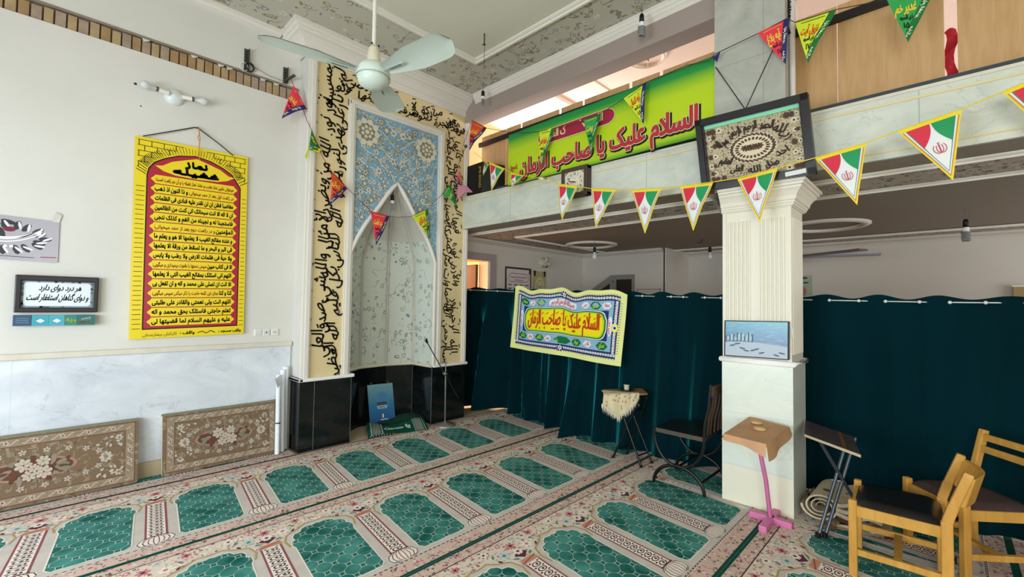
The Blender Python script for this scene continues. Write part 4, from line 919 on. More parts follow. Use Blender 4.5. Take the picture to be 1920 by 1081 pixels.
# printed cloth banner pinned on the curtain
t = thing('cloth_banner', 'printed cloth banner with red prayer text on yellow, pinned on the teal curtain', 'banner', (4.05, 3.1, .83))
TL, TRr, BR, BL_ = Vector((4.05, 3.885, 1.650)), Vector((4.05, 2.310, 1.585)), Vector((4.04, 2.365, .835)), Vector((4.04, 3.94, .905))
def bm(u, v, h):
    p = (BL_ * (1 - u) + BR * u) * (1 - v) + (TL * (1 - u) + TRr * u) * v
    wv = .016 * math.sin(u * 13 + 1.5 * v) + .012 * math.sin(u * 5.2 + 1) + .008 * math.sin(u * 24 + v * 4)
    return (p.x - h - .018 + wv * (.5 + .5 * v), p.y, p.z + (.020 * math.sin(u * 15.5 + 1.2) + .012 * math.sin(u * 29)) * v ** 1.5 - .004 * math.sin(u * 9) * (1 - v))
def grid(b, u0, u1, v0, v1, h, m): b.rect(u0, u1, v0, v1, bm, h, m, max(1, int((u1 - u0) * 44)), max(1, int((v1 - v0) * 10)))
LEM = M('cloth_lemon', '#e6ea9c', .8, .15); NV = M('cloth_navy', '#26306e', .8, .15); LTB = M('cloth_light_blue', '#8fb4cf', .8, .15); GRN = M('cloth_green', '#127043', .8, .15); YL = M('cloth_yellow', '#f2e21a', .8, .15); RD = M('cloth_red', '#c23d1c', .8, .15); PK = M('cloth_pink', '#d98a9a', .8, .15); WH = M('cloth_white', '#e8ecee', .8, .15); LG = M('cloth_lime', '#a9d42c', .8, .15)
b = MB(); grid(b, 0, 1, 0, 1, 0, LEM); cl = b.build('cloth', t)
b = MB()
grid(b, .045, .955, .085, .93, .0014, NV); grid(b, .083, .917, .17, .855, .0024, LTB); grid(b, .118, .887, .31, .72, .0034, NV)
def drect(u0, u1, v0, v1, r, h, m):    # rounded panel cut in vertical slices so that it follows the folds
    n = 40
    for i in range(n):
        a, c = u0 + (u1 - u0) * i / n, u0 + (u1 - u0) * (i + 1) / n
        def e(u): d = max(0, r - min(u - u0, u1 - u)) / r; return (1 - math.sqrt(max(0, 1 - d * d))) * (v1 - v0) * .32
        b.add([bm(a, v0 + e(a), h), bm(c, v0 + e(c), h), bm(c, v1 - e(c), h), bm(a, v1 - e(a), h)], [(0, 1, 2, 3)], m)
drect(.125, .880, .315, .715, .06, .0044, WH); drect(.132, .873, .325, .705, .058, .0054, GRN); drect(.142, .863, .34, .69, .055, .0064, LG); drect(.152, .853, .355, .675, .05, .0074, YL)
for i in range(46):
    u = .055 + i * .0198
    for v in (.127, .893):
        b.flower(u, v, .011, lambda a, c, h, u=u, v=v: bm(u + (a - u), v + (c - v) * 2.0, h), .0026, [WH, PK if i % 2 else YL], 5, i, .0004)
    b.line([(u, .068), (u + .006, .085)], .004, bm, .0012, NV); b.line([(u, .948), (u + .006, .932)], .004, bm, .0012, NV)
for i in range(20):
    v = .16 + i * .036
    for u in (.064, .936): b.flower(u, v, .012, lambda a, c, h, u=u, v=v: bm(u + (a - u), v + (c - v) * 2.0, h), .0026, [WH, YL if i % 3 else PK], 5, i, .0004)
    b.line([(.03, v), (.042, v + .005)], .006, bm, .0012, NV); b.line([(.958, v), (.972, v + .005)], .006, bm, .0012, NV)
b.flower(.5, .12, .03, lambda a, c, h: bm(.5 + (a - .5), .12 + (c - .12) * 2, h), .004, [NV, WH, PK], 6); b.flower(.5, .90, .03, lambda a, c, h: bm(.5 + (a - .5), .90 + (c - .90) * 2, h), .004, [NV, WH, PK], 6); b.flower(.936, .5, .03, lambda a, c, h: bm(.936 + (a - .936), .5 + (c - .5) * 2, h), .004, [YL, WH, NV], 6)
def diam(u, v, w, hh, h, m): b.poly([(u - w, v), (u - w * .45, v - hh), (u + w * .45, v - hh), (u + w, v), (u + w * .45, v + hh), (u - w * .45, v + hh)], bm, h, m)
NM = ['محمد', 'علی', 'فاطمه', 'حسن', 'حسین', 'سجاد', 'باقر', 'صادق', 'کاظم', 'رضا', 'جواد', 'هادی', 'عسکری', 'مهدی']
q = 0
for v, us in ((.787, (.125, .205, .30, .70, .785, .87)), (.237, (.125, .205, .30, .385, .64, .735, .85, .93 - .05))):
    for k, u in enumerate(us[:7] if v < .5 else us):
        g = k % 2 == 0
        diam(u, v, .046 if g else .034, .052 if g else .045, .0034, GRN if g else WH); b.text(NM[q % 14], bm, u, v - .018, .095, LG if g else PK, .005, width=.044 if g else .036, bold=.0012); q += 1
drect(.375, .625, .737, .837, .03, .0044, WH); b.text('بسم الله الرحمن الرحیم', bm, .5, .765, .10, PK, .010, width=.21, bold=.0028)
diam(.515, .237, .075, .052, .0034, GRN); b.text('صلوات الله علیهم', bm, .515, .22, .075, LG, .005, width=.11, bold=.0014)
for u, rr_ in ((.10, 1), (.902, -1)):
    b.poly([(u - .014, .42), (u, .37), (u + .014, .42), (u + .014, .60), (u, .65), (u - .014, .60)], bm, .0034, WH)
    tm = lambda a, c, h, u=u: bm(u + c, .5 - a, h); b.text('اللهم عجل', tm, 0, -.008, .022, PK, .005, width=.19, bold=.002)
b.text('السلام علیک یا صاحب الزمان', bm, .5, .45, .28, RD, .0098, width=.655, bold=.0034, ys=1.15)
for i in range(16): u = .19 + i * .042; b.line([(u, .60 + .02 * math.sin(i * 2.2)), (u + .018, .63 + .02 * math.sin(i * 2.2))], .008, bm, .0092, RD)
for u, v in ((.42, .385), (.435, .385), (.46, .39), (.475, .39), (.60, .40), (.30, .385)): b.disc(u, v, .007, bm, .0092, M('cloth_dark_red', '#8b2f1a', .8), 6, .013)
b.build('printing', cl)

# ------------------------------------------------------------------ gallery front
# wood-faced boards along the gallery edge
WD = wood('board_beech', '#cda678', '#bf9768', 6, 6, .7, .45, 5)
ys = [(4.42, 3.97), (3.955, 3.72), (3.69, 3.12), (3.085, 2.80), (2.77, 2.235), (2.20, 1.915), (1.88, 1.34), (.815, .548), (.540, -.015), (-.075, -.64), (-.66, -1.2), (-1.22, -1.78)]
rel = ['behind the black loudspeaker', 'in the gap left of the green banner', 'behind the left end of the green banner', 'behind the green banner, second from its left end', 'behind the middle of the green banner', 'narrow, behind the right half of the green banner', 'beside the marble pier, behind the right end of the banner', 'narrow, just right of the marble pier', 'wide, behind the green pennant right of the pier', 'right of the red cloth gap', 'further right along the gallery, near the picture edge', 'last along the gallery at the right']
for (a, c), rl in zip(ys, rel):
    b = MB(); b.box(3.92, 3.94, c, a, 2.76, 3.665, WD); o = b.build('gallery_board', None, (3.93, (a + c) / 2, 2.76)); tag(o, 'light wood gallery railing board ' + rl, 'board', 'boards along the gallery railing'); bev(o, .003)
BT = M('black_pipe', '#191715', .45, .4); b = MB(); b.box(3.885, 3.915, -2.0, 4.45, 3.53, 3.585, BT); tag(b.build('gallery_rail', None, (3.9, 1.2, 3.53)), 'black square rail running across the wooden gallery boards', 'rail')
b = MB(); b.box(3.74, 3.78, -3.0, 3.94, 2.815, 2.875, M('slate_strip', '#3b454b', .6, .3)); tag(b.build('edge_strip', None, (3.76, .7, 2.815)), 'dark slate-blue strip along the top edge of the balcony', 'strip')
b = MB(); P = [(3.72, .782, 2.82), (3.72, .785, 3.3), (3.72, .787, 3.9)]; b.tube(P, .02, M('post_white', '#dcd6d2', .4), 10); o = b.build('white_post', None, (3.72, .785, 2.82)); tag(o, 'slim white post just right of the marble pier on the gallery', 'post')
b = MB(); b.tube([(3.69 + .012 * math.cos(i * 1.9), .80 + .012 * math.sin(i * 1.9), 3.60 + i * .006) for i in range(60)], .006, BLK, 5); b.tube([(3.70, .80, 3.60), (3.69, .815, 3.52), (3.70, .80, 3.46)], .012, BLK, 6); tag(b.build('coiled_cable', None, (3.7, .80, 3.46)), 'black coiled cable tied at the right edge of the marble pier', 'cable')
b = MB(); REDC = M('red_cloth', '#b0303f', .85, .1, var=.3, vs=12); n = 14
b.add([(4.02 + .03 * math.sin(k * 1.1 + j), -.07 + .055 * (j / 4) + .012 * math.sin(k * .9), 2.78 + .50 * k / n) for k in range(n + 1) for j in range(5)], [(k * 5 + j, k * 5 + j + 1, k * 5 + j + 6, k * 5 + j + 5) for k in range(n) for j in range(4)], REDC, True); tag(b.build('red_cloth', None, (4.02, -.03, 2.78)), 'crumpled red cloth seen in the gap between two gallery boards', 'cloth')

# long green printed banner
t = thing('green_banner', 'long green and lime printed banner with big red lettering along the balcony', 'banner', (3.62, 2.45, 2.82))
def gm(u, v, h):     # u 0..1 left to right, v 0..1 bottom to top
    y = 3.615 - 2.315 * u; zb = 2.800 + .022 * u; zt = 3.405 + .05 * u
    return (3.618 - h - .006 * math.sin(u * 9) - .005 * math.sin(u * 23 + v * 3) * v * (1 - v) * 2, y, zb + (zt - zb) * v)
m_, nt, bb = base('banner_gradient', .5, .3); tc = N(nt, 'ShaderNodeTexCoord'); sp = N(nt, 'ShaderNodeSeparateXYZ'); nt.links.new(tc.outputs['Object'], sp.inputs[0])
zz = math_(nt, 'ADD', sp.outputs[2], math_(nt, 'MULTIPLY', sp.outputs[1], .02)); r_ = N(nt, 'ShaderNodeMapRange'); r_.inputs[1].default_value = 0; r_.inputs[2].default_value = .61; nt.links.new(zz, r_.inputs[0])
rp = N(nt, 'ShaderNodeValToRGB'); el = rp.color_ramp.elements; el[0].color = lin('#5a9a25'); el[1].color = lin('#15803d')
for p, c in ((.07, '#a6c81e'), (.3, '#b9d11f'), (.66, '#b4cf22'), (.80, '#7fb52a'), (.90, '#268c40')): e = el.new(p); e.color = lin(c)
nt.links.new(r_.outputs[0], rp.inputs[0]); nt.links.new(rp.outputs[0], bb.inputs['Base Color'])
b = MB(); b.rect(0, 1, 0, 1, gm, 0, m_, 90, 10); sh = b.build('sheet', t); b = MB()
b.rect(0, 1, 0, .014, gm, .001, BLK, 90, 1); b.rect(0, 1, .99, 1, gm, .001, M('banner_hem', '#0d5a2c', .6), 90, 1)
MAR = M('banner_maroon', '#9b2340', .5); PAL = M('banner_cream', '#e3dfa0', .5); BRR = M('banner_red', '#b03040', .5)
def pill(k, h, m):
    P = []
    for s, a0 in ((1, -90), (-1, 90)):
        for i in range(9): a = math.radians(a0 + i * 22.5); P.append((.405 + s * .165 + math.cos(a) * (.037 + k), .70 + math.sin(a) * (.115 + k * 3.6)))
    b.poly(P, gm, h, m)
pill(.003, .009, PAL); pill(0, .0105, MAR); b.text('اللهم عجل لولیک الفرج', gm, .405, .655, .20, PAL, .015, width=.30, bold=.0012)
big = 'السلام علیک یا صاحب الزمان'; wp = lambda u, v: (u, v + .07 * (u - .5))
gmm = lambda u, v, h: gm(u / 2.315, v / .585, h)
for off, hh, m, bd in ((.010, .0022, BLK, .021), (0, .0045, PAL, .0135), (0, .007, BRR, .0085)):
    b.text(big, gmm, 1.19 + off, .10 - off, .235, m, hh, width=2.0, bold=bd, slant=.02)
b.text('(عج)', gm, .045, .30, .12, BRR, .009, width=.045, bold=.001)
b.build('printing', sh)

# clock
t = thing('wall_clock', 'square brown wall clock with ivory dial on the balcony front', 'clock', (3.61, 2.64, 2.53))
CWD = wood('clock_wood', '#54413a', '#3e2e28', 1, 6, 6, .5, 8); b = MB()
y0, y1, z0, z1 = 2.483, 2.800, 2.522, 2.822
for q in ((y0, y1, z0, z0 + .04), (y0, y1, z1 - .04, z1), (y0, y0 + .04, z0, z1), (y1 - .04, y1, z0, z1)): b.box(3.565 + (.001 if q[1] - q[0] < .1 else 0), 3.648, *q, CWD)
bev(b.build('case', t), .008); mq = on_x(3.580); IV = M('dial_ivory', '#ded9c8', .4); b = MB(); b.rect(-(y1 - .035), -(y0 + .035), z0 + .035, z1 - .035, mq, 0, IV); d_ = b.build('dial', t)
b = MB(); cu, cv = -(y0 + y1) / 2, (z0 + z1) / 2; GD_ = M('dial_ring_gold', '#8d8468', .5)
for k in range(12):
    a = PI / 2 - (k + 1) * PI / 6; b.text(str(k + 1), mq, cu + .085 * math.cos(a), cv + .085 * math.sin(a) - .011, .032, BLK, .001, bold=.0012)
P = [(cu + .107 * math.cos(i * PI / 20), cv + .107 * math.sin(i * PI / 20)) for i in range(40)]; b.line(P, .003, mq, .001, GD_, True); b.line([(cu + (p[0] - cu) * .62, cv + (p[1] - cv) * .62) for p in P], .0018, mq, .001, GD_, True)
for sx in (-1, 1):
    for sy in (-1, 1):
        for q in ((.098, .098), (.085, .105), (.105, .085), (.108, .108)): b.disc(cu + sx * q[0], cv + sy * q[1], .009, mq, .001, GD_, 6)
b.line([(cu - .018, cv + .04), (cu + .018, cv + .04)], .004, mq, .001, GD_)
b.build('numerals', d_)
b = MB(); b.line([(cu + .02, cv - .005), (cu - .075, cv + .022)], .008, mq, .003, BLK); b.build('minute_hand', d_); b = MB(); b.line([(cu + .01, cv), (cu - .05, cv + .012)], .010, mq, .004, BLK); b.disc(cu, cv, .008, mq, .005, BLK, 8); b.build('hour_hand', d_); b = MB(); b.line([(cu + .03, cv - .002), (cu - .085, cv - .012)], .003, mq, .006, M('second_red', '#a03030', .5)); b.build('second_hand', d_)

# loudspeaker on the ledge
t = thing('loudspeaker', 'black box loudspeaker with gold lettering on the balcony ledge beside the niche', 'speaker', (3.78, 4.2, 2.835))
b = MB(); SPK = M('speaker_black', '#141414', .4, .4); b.hexa([(3.67, 4.42, 2.835), (3.67, 4.125, 2.835), (3.90, 3.96, 2.835), (3.91, 4.42, 2.835), (3.67, 4.42, 3.215), (3.67, 4.125, 3.222), (3.90, 3.96, 3.19), (3.91, 4.42, 3.22)], SPK); bx = b.build('cabinet', t); bev(bx, .006)
mq = on_x(3.668); b = MB(); b.rect(-4.41, -4.22, 2.86, 3.19, mq, .001, M('speaker_grille', '#1d1d1e', .8, .2)); b.build('grille', bx)
vt = lambda u, v, h: mq(-4.165 + v, 3.03 - u, h); b = MB(); b.text('JMS ECHO', vt, .0, -.012, .05, M('gold_letter', '#cdb43c', .4), .003, width=.27, bold=.0022); b.build('lettering', bx)

# carved picture leaning out over the capital
t = thing('carved_picture', 'large black framed carved calligraphy picture hung over the column capital', 'picture', (3.47, .99, 2.345))
o = Vector((3.47, 1.335, 2.345)); ux = Vector((0, -.737, -.012)); uy = Vector((-.055, .035, .535)); mf = frame(o, ux, uy)
W_, H_ = .74, .54; b = MB()
def fbar(u0, u1, v0, v1, d0, d1, m): b.solid([(u0, v0), (u1, v0), (u1, v1), (u0, v1)], mf, d0, d1, m)
for q in ((0, 1, 0, .085), (0, 1, .915, 1), (0, .06, 0, 1), (.94, 1, 0, 1)): fbar(*q, -.03, .022, fr)
for q in ((.035, .965, .05, .10), (.035, .965, .90, .95), (.035, .075, .05, .95), (.925, .965, .05, .95)): fbar(*q, -.03, .012, M('frame_inner_black', '#262022', .25, .5))
f_ = b.build('frame', t); bev(f_, .006); b = MB(); fbar(.075, .925, .855, .905, -.02, -.006, M('painted_mint_reflection', '#8fe0b8', .12, .6, .1)); b.build('mirror_reflection_strip', t)  # mint reflection is painted into the strip's own colour
CV = floral('carved_relief', '#b9ac90', ['#4a3a30', '#6f5844', '#d8cdb5', '#8e7a60', '#574639'], 58, .27, None, .07, .6, rel=.8, dens=.6, sq=('#66543f', 1.3, .05)); b = MB(); b.rect(.07, .93, .09, .86, mf, -.02, CV); cv_ = b.build('carving', t)
b = MB(); CVD = M('carving_dark', '#40332b', .6); CVL = M('carving_ivory', '#d5cab0', .6); CVB = M('carving_brown', '#5a3d2d', .7)
b.disc(.5, .48, .215, mf, -.0185, CVL, 30, .20)
for i in range(30): a = i * 2 * PI / 30; b.disc(.5 + .19 * math.cos(a), .48 + .175 * math.sin(a), .03, mf, -.017 + .00005 * i, CVD if i % 2 else CVB, 7, .012, a + 1)
for i in range(26): a = i * 2 * PI / 26; b.disc(.5 + .14 * math.cos(a), .48 + .12 * math.sin(a), .022, mf, -.0168 + .00005 * i, CVB, 6, .012, a)
for q in range(-3, 4): b.flower(.5 + q * .023, .48 + .008 * (q % 2), .035, lambda a, c, h, q=q: mf(a, .48 + (c - .48) * 1.2, h), -.015, [CVB, CVD], 6, q)
for i, (w, a) in enumerate(zip(('بسم الله', 'الرحمن', 'الرحیم', 'الحمد', 'لله', 'رب'), (150, 118, 90, 62, 38, 20))):
    a = math.radians(a); b.text(w, mf, .5 + .29 * math.cos(a), .44 + .285 * math.sin(a), .15, CVD, -.0155, width=.12, bold=.004, rot=(a - PI / 2) * .5)
for i, (w, a) in enumerate(zip(('العظیم', 'العلی', 'الله', 'صدق', 'احد'), (200, 235, 270, 305, 340))):
    a = math.radians(a); b.text(w, mf, .5 + .28 * math.cos(a), .42 + .27 * math.sin(a), .13, CVD, -.0155, width=.12, bold=.004, rot=(a + PI / 2 - (2 * PI if a > PI else 0)) * .3)
for u in (.11, .15, .21, .80, .86, .895):
    for v in (.14, .22, .32, .45, .60, .72, .80):
        if abs(u - .5) > .33 or v < .18 or v > .75: b.flower(u + R.uniform(-.012, .012), v, R.uniform(.022, .036), lambda a, c, h, v=v: mf(a, v + (c - v) * 1.35, h), -.016, [CVB, CVD, CVB] if R.random() < .6 else [CVL, CVD], 7, v * 9)
b.build('relief', cv_)
b = MB(); NYL = M('dark_string', '#3d3a36', .7); top_ = mf(.475, 1.0, -.02); b.tube([(3.597, 1.285, 3.35), top_], .004, NYL, 6); b.tube([(3.597, .862, 3.37), top_], .004, NYL, 6); b.tube([top_, mf(.475, .97, -.03)], .005, NYL, 6); b.build('hanging_string', t)
b = MB(); b.solid([(.765, .015), (.93, .03), (.93, .085), (.765, .07)], mf, .022, .026, M('white_label', '#d9dadc', .5)); b.build('label_card', t)

# photograph resting on the column ring moulding
t = thing('beach_photo', 'blue framed photograph of a shore and rocks resting on the column ring', 'picture', (3.575, 1.0, 1.078))
o = Vector((3.585, 1.216, 1.080)); ux = Vector((0, -.43, .008)); uy = Vector((.012, .0, .268)); mq = frame(o, ux, uy)
b = MB(); b.solid([(0, 0), (1, 0), (1, 1), (0, 1)], mq, -.004, .012, BLK); f_ = b.build('frame', t); m_, nt, bb = base('photo_sea', .3, .5); v = coords(nt, 1, 3, 22); n_ = N(nt, 'ShaderNodeTexNoise', i_Scale=5., i_Detail=6.); nt.links.new(v, n_.inputs['Vector'])
tc = N(nt, 'ShaderNodeTexCoord'); sp = N(nt, 'ShaderNodeSeparateXYZ'); nt.links.new(tc.outputs['Generated'], sp.inputs[0]); rp = N(nt, 'ShaderNodeValToRGB'); el = rp.color_ramp.elements; el[0].color = lin('#2e5f80'); el[1].color = lin('#5aa3b6'); e = el.new(.35); e.color = lin('#27598a'); e = el.new(.7); e.color = lin('#4c83a5')
nt.links.new(sp.outputs[2], rp.inputs[0]); r_ = N(nt, 'ShaderNodeMapRange'); r_.inputs[1].default_value = .5; r_.inputs[2].default_value = .7; nt.links.new(n_.outputs[0], r_.inputs[0]); nt.links.new(mix(nt, math_(nt, 'MULTIPLY', r_.outputs[0], .35), rp.outputs[0], '#a9c6d4'), bb.inputs['Base Color'])
b = MB(); b.rect(.02, .98, .025, .975, mq, .0125, m_); p_ = b.build('photo', t); b = MB(); SNOW = M('photo_pale_rock', '#b0becd', .4); SHD = M('photo_rock_shade', '#41586f', .4); CITY = M('photo_white_houses', '#b5cfdc', .4)
b.poly([(.02, .025), (.98, .025), (.98, .33), (.80, .37), (.55, .41), (.3, .42), (.1, .40), (.02, .39)], mq, .0135, SNOW)
for i in range(22): u = .03 + i * .02; b.rect(u, u + .016, .42 + .02 * (i % 3), .60 + R.uniform(-.06, .09), mq, .0136 + i * .00005, CITY if i % 3 else SHD)
for u, v, a in ((.14, .31, .3), (.30, .24, -.4), (.36, .18, -.35), (.47, .20, .5), (.52, .23, .5), (.82, .10, -.5), (.90, .16, -.3), (.60, .14, .4), (.22, .36, .2)): b.disc(u, v, .055, mq, .0145 + u * .0003, SHD, 7, .02, a)
b.build('scene', p_); b = MB(); b.tube([(3.60, .79, 1.33), (3.598, .77, 1.30), (3.597, .765, 1.24)], .003, WHT, 5); b.build('cord', t)
# ------------------------------------------------------------------ furniture
IRON = M('black_iron', '#141414', .35, .5, .3); LEA = M('black_leather', '#161314', .32, .5, bump=.08, bs=90); STL = M('blue_grey_steel', '#4d5660', .35, .5, .5)
# little folding table with fringed cloth
t = thing('folding_table', 'small folding table on black tube legs half covered by a fringed cloth', 'table', (3.84, 2.13, 0))
b = MB(); TW = wood('table_top_oak', '#a9835c', '#8f6a46', 2, 8, 1, .4, 5); o = Vector((3.60, 2.275, .622)); ux = Vector((.36, -.235, 0)); uy = Vector((.20, .16, .0)); mq = frame(o, ux, uy)
b.solid([(0, 0), (1, 0), (1, 1), (0, 1)], mq, -.016, 0, TW); bev(b.build('table_top', t), .003)
ft = [(3.764, 2.287), (3.957, 2.25), (3.727, 1.98), (3.899, 1.965)]
tp = [(3.80, 2.03, .60), (3.92, 2.02, .60), (3.76, 2.26, .60), (3.89, 2.24, .60)]
for i in range(4): b = MB(); b.tube([(*ft[i], .012), tp[i]], .0095, IRON, 8); lg = b.build('leg', t); b = MB(); b.tube([(*ft[i], 0), (*ft[i], .02)], .014, BLK, 8); b.build('foot', lg)
b = MB(); mid = lambda a, c, f: Vector((*a, .01)) * (1 - f) + Vector(c) * f
for i, j, f in ((0, 1, .14), (2, 3, .14), (2, 3, .78), (0, 1, .8)): b.tube([mid(ft[i], tp[i], f), mid(ft[j], tp[j], f)], .007, IRON, 8)
b.build('crossbar', t)
t = thing('fringed_cloth', 'cream fringed cloth with small red flowers draped over the little table', 'cloth', (3.68, 2.2, .5))
CLM = M('cloth_cream', '#e2d5b0', .9, .1); FRG = M('fringe_cream', '#d9d2ba', .9, .1); b = MB()
def dr(u, v, h):   # u along the table, v from the table top over the front edge
    p = o + ux * u + uy * max(v, 0); z = .625 + h
    if v < 0: p = p + Vector((-.13, -.03, 0)) * (.25 * min(1, -v * 8)) + Vector((0, 0, 0)); z = .625 + max(v, -1) * 1.0 + h * .3
    return (p.x + (h if v >= 0 else -h) * .7 + .004 * math.sin(u * 25 + v * 9), p.y, z)
def dl(u): return -(.05 + .145 * max(0, 1 - abs(u - .34) / .50))
nu = 24; vs = []
for i in range(nu + 1):
    u = -.04 + .84 * i / nu
    for q in range(11): f = q / 10; vs.append(dr(u, .75 * (1 - u) * (1 - f / .5) if f < .5 else dl(u) * (f - .5) * 2, 0.0))
b.add(vs, [(i * 11 + q, i * 11 + q + 1, (i + 1) * 11 + q + 1, (i + 1) * 11 + q) for i in range(nu) for q in range(10)], CLM, True); cl = b.build('sheet', t)
b = MB()
for i in range(46):
    u = -.04 + .84 * i / 45; a = Vector(dr(u, dl(u), 0)); l = R.uniform(.045, .08); q = Vector((R.uniform(-.008, .008), R.uniform(-.012, .012), 0)); b.add([a + Vector((-.004, .006, .004)), a + Vector((-.004, -.006, .004)), a + q + Vector((-.006, 0, -l))], [(0, 1, 2)], FRG); b.add([a + Vector((-.006, .008, .0)), a + Vector((-.002, -.003, .0)), a - q + Vector((-.008, 0, -l * .8))], [(0, 1, 2)], FRG)
b.build('fringe', cl); b = MB(); RDF = M('cloth_red_flower', '#a8433c', .8); 
for i in range(26):
    u = R.uniform(.0, .74); v = R.uniform(dl(u) * .9, -.012) if i % 3 else R.uniform(.02, .35 * (1 - u)); b.flower(u, v, .011, lambda a, c, h, u=u, v=v: dr(u + (a - u) * 1.6, v + (c - v) * (1 if v < 0 else 3), h), .004, [RDF, M('cloth_leaf', '#8d8a58', .8)], 4, i, .0004)
b.build('flower_print', cl)
q = o + ux * .55 + uy * .52; b = MB(); b.lathe([(.0, 0), (.055, 0), (.075, .010), (.072, .012), (.05, .004), (0, .004)], q + Vector((0, 0, .006)), M('dark_saucer', '#2b2722', .3, .5), 20); tag(b.build('saucer', None, q), 'small dark saucer on the fringed cloth of the little table', 'saucer')
b = MB(); b.lathe([(0, .0), (.022, 0), (.026, .02), (.024, .04), (.03, .045), (.03, .05), (.0, .05)], q + Vector((0, 0, .011)), M('ivory_cup', '#d9cfb0', .4, .4), 14); tag(b.build('cup', None, q + Vector((0, 0, .011))), 'small ivory cup standing on the dark saucer', 'cup')
# black metal chair
t = thing('metal_chair', 'black tubular metal chair with arched legs and brown slatted back by the column', 'chair', (3.70, 1.55, 0))
b = MB(); b.solid(rrect(-.21, .21, -.20, .20, .03, 3), lambda u, v, h: (3.70 + u, 1.53 + v, h), .425, .455, LEA); bev(b.build('seat', t), .01, 3)
b = MB()
for q in ((3.488, 3.50), (3.90, 3.912)): b = MB(); b.box(q[0], q[1], 1.34, 1.73, .42, .452, M('seat_rim_metal', '#6d675f', .25, .5, .7)); b.build('seat_rail', t)
for x in (3.49, 3.91):
    b = MB(); b.tube([(x, 1.535 + .20 * math.cos(PI + PI * i / 18), .42 - .24 * math.sin(PI * i / 18)) for i in range(19)], .0125, IRON, 8); b.tube([(x, 1.735, .42), (x, 1.735, .45)], .0125, IRON, 8); b.build('arm_arc', t)
    b = MB(); b.tube([(x, 1.535 + .205 * math.cos(PI * i / 18), .012 + .175 * math.sin(PI * i / 18)) for i in range(19)], .0135, IRON, 8); b.build('leg', t)
b = MB(); b.tube([(3.49, 1.36, .10), (3.91, 1.36, .10)], .009, IRON, 8); b.tube([(3.49, 1.535, .185), (3.91, 1.535, .185)], .009, IRON, 8); b.build('stretcher', t)
for x in (3.49, 3.91): b = MB(); b.tube([(x, 1.335, .42), (x, 1.33, .55), (x, 1.30, .68), (x, 1.285, .86)], .011, IRON, 8); b.build('back_post', t)
WDK = wood('walnut_back', '#4d3526', '#3a271b', 4, 4, 1, .4); b = MB(); b.box(3.50, 3.90, 1.275, 1.295, .765, .845, WDK); bev(b.build('top_rail', t), .005)
for x in (3.56, 3.62, 3.70, 3.78, 3.84): b = MB(); b.tube([(x, 1.335, .45), (x, 1.325, .57), (x, 1.298, .68), (x, 1.285, .78)], .009, WDK, 8); b.build('back_slat', t)
# pink stand
PNK = M('pink_paint', '#d877ab', .45, .4, var=.08); t = thing('pink_stand', 'bent pink metal pole stand on a cross foot before the column', 'stand', (3.44, .87, 0))
b = MB(); b.box(3.24, 3.592, .845, .893, 0, .04, PNK); b.build('foot_bar', t); b = MB(); b.box(3.415, 3.465, .74, 1.0, 0, .04, PNK); b.build('foot_bar', t)
for i, o_ in enumerate(bpy.data.objects['pink_stand'].children): bev(o_, .006)
b = MB(); b.tube([(3.43, .87, .035), (3.36, .878, .297), (3.25, .905, .63)], .015, PNK, 4); b.build('pole', t)
b = MB(); b.solid([(3.0, 1.01), (2.96, .776), (3.47, .776), (3.575, 1.035)], on_z(0), .622, .642, M('stand_board', '#a0703f', .6)); b.build('board', t)
t = thing('stand_cloth', 'peach-brown cloth covering the top of the pink stand, corner hanging down', 'cloth', (3.25, .9, .55))
PCH = M('peach_cloth', '#c59a76', .9, .12, var=.1, vs=8, bump=.15, bs=14)
CN = [Vector((2.985, 1.02, .65)), Vector((2.945, .766, .65)), Vector((3.485, .766, .65)), Vector((3.59, 1.045, .65))]   # near-left, near-right, far-right, far-left seen from the room
b = MB(); n = 10; vs = []
for i in range(n + 1):
    for j in range(n + 1):
        s, q = i / n, j / n; p = (CN[0] * (1 - s) + CN[3] * s) * (1 - q) + (CN[1] * (1 - s) + CN[2] * s) * q; vs.append(p + Vector((0, 0, .004 * math.sin(s * 7) * math.sin(q * 6))))
b.add(vs, [(i * (n + 1) + j, i * (n + 1) + j + 1, (i + 1) * (n + 1) + j + 1, (i + 1) * (n + 1) + j) for i in range(n) for j in range(n)], PCH, True)
def skirt(a, c, d0, d1, out):
    vs = []; m = 12
    for i in range(m + 1):
        f = i / m; p = a * (1 - f) + c * f; d = d0 + (d1 - d0) * f ** 2.2
        for k in range(4): g = k / 3; vs.append(p + Vector(out) * (.012 * g + .010 * math.sin(f * 9) * g) + Vector((0, 0, -d * g)))
    b.add(vs, [(i * 4 + k, i * 4 + k + 1, (i + 1) * 4 + k + 1, (i + 1) * 4 + k) for i in range(m) for k in range(3)], PCH, True)
skirt(CN[0], CN[1], .035, .075, (-1, 0, 0)); skirt(CN[1], CN[2], .10, .045, (0, -1, 0)); skirt(CN[3], CN[0], .05, .04, (0, 1, 0)); skirt(CN[2], CN[3], .04, .04, (1, 0, 0)); b.build('sheet', t)
CLAY = M('clay_tan', '#c9a673', .8, .2)
for x, y, lb in ((3.405, .945, 'round clay prayer tablet on the pink stand, nearer the column'), (3.25, .882, 'round clay prayer tablet on the pink stand, nearer the viewer')):
    b = MB(); b.lathe([(0, 0), (.034, 0), (.038, .006), (.035, .016), (.0, .018)], (x, y, .652), CLAY, 18); tag(b.build('prayer_tablet', None, (x, y, .652)), lb, 'tablet', 'clay tablets on the pink stand')
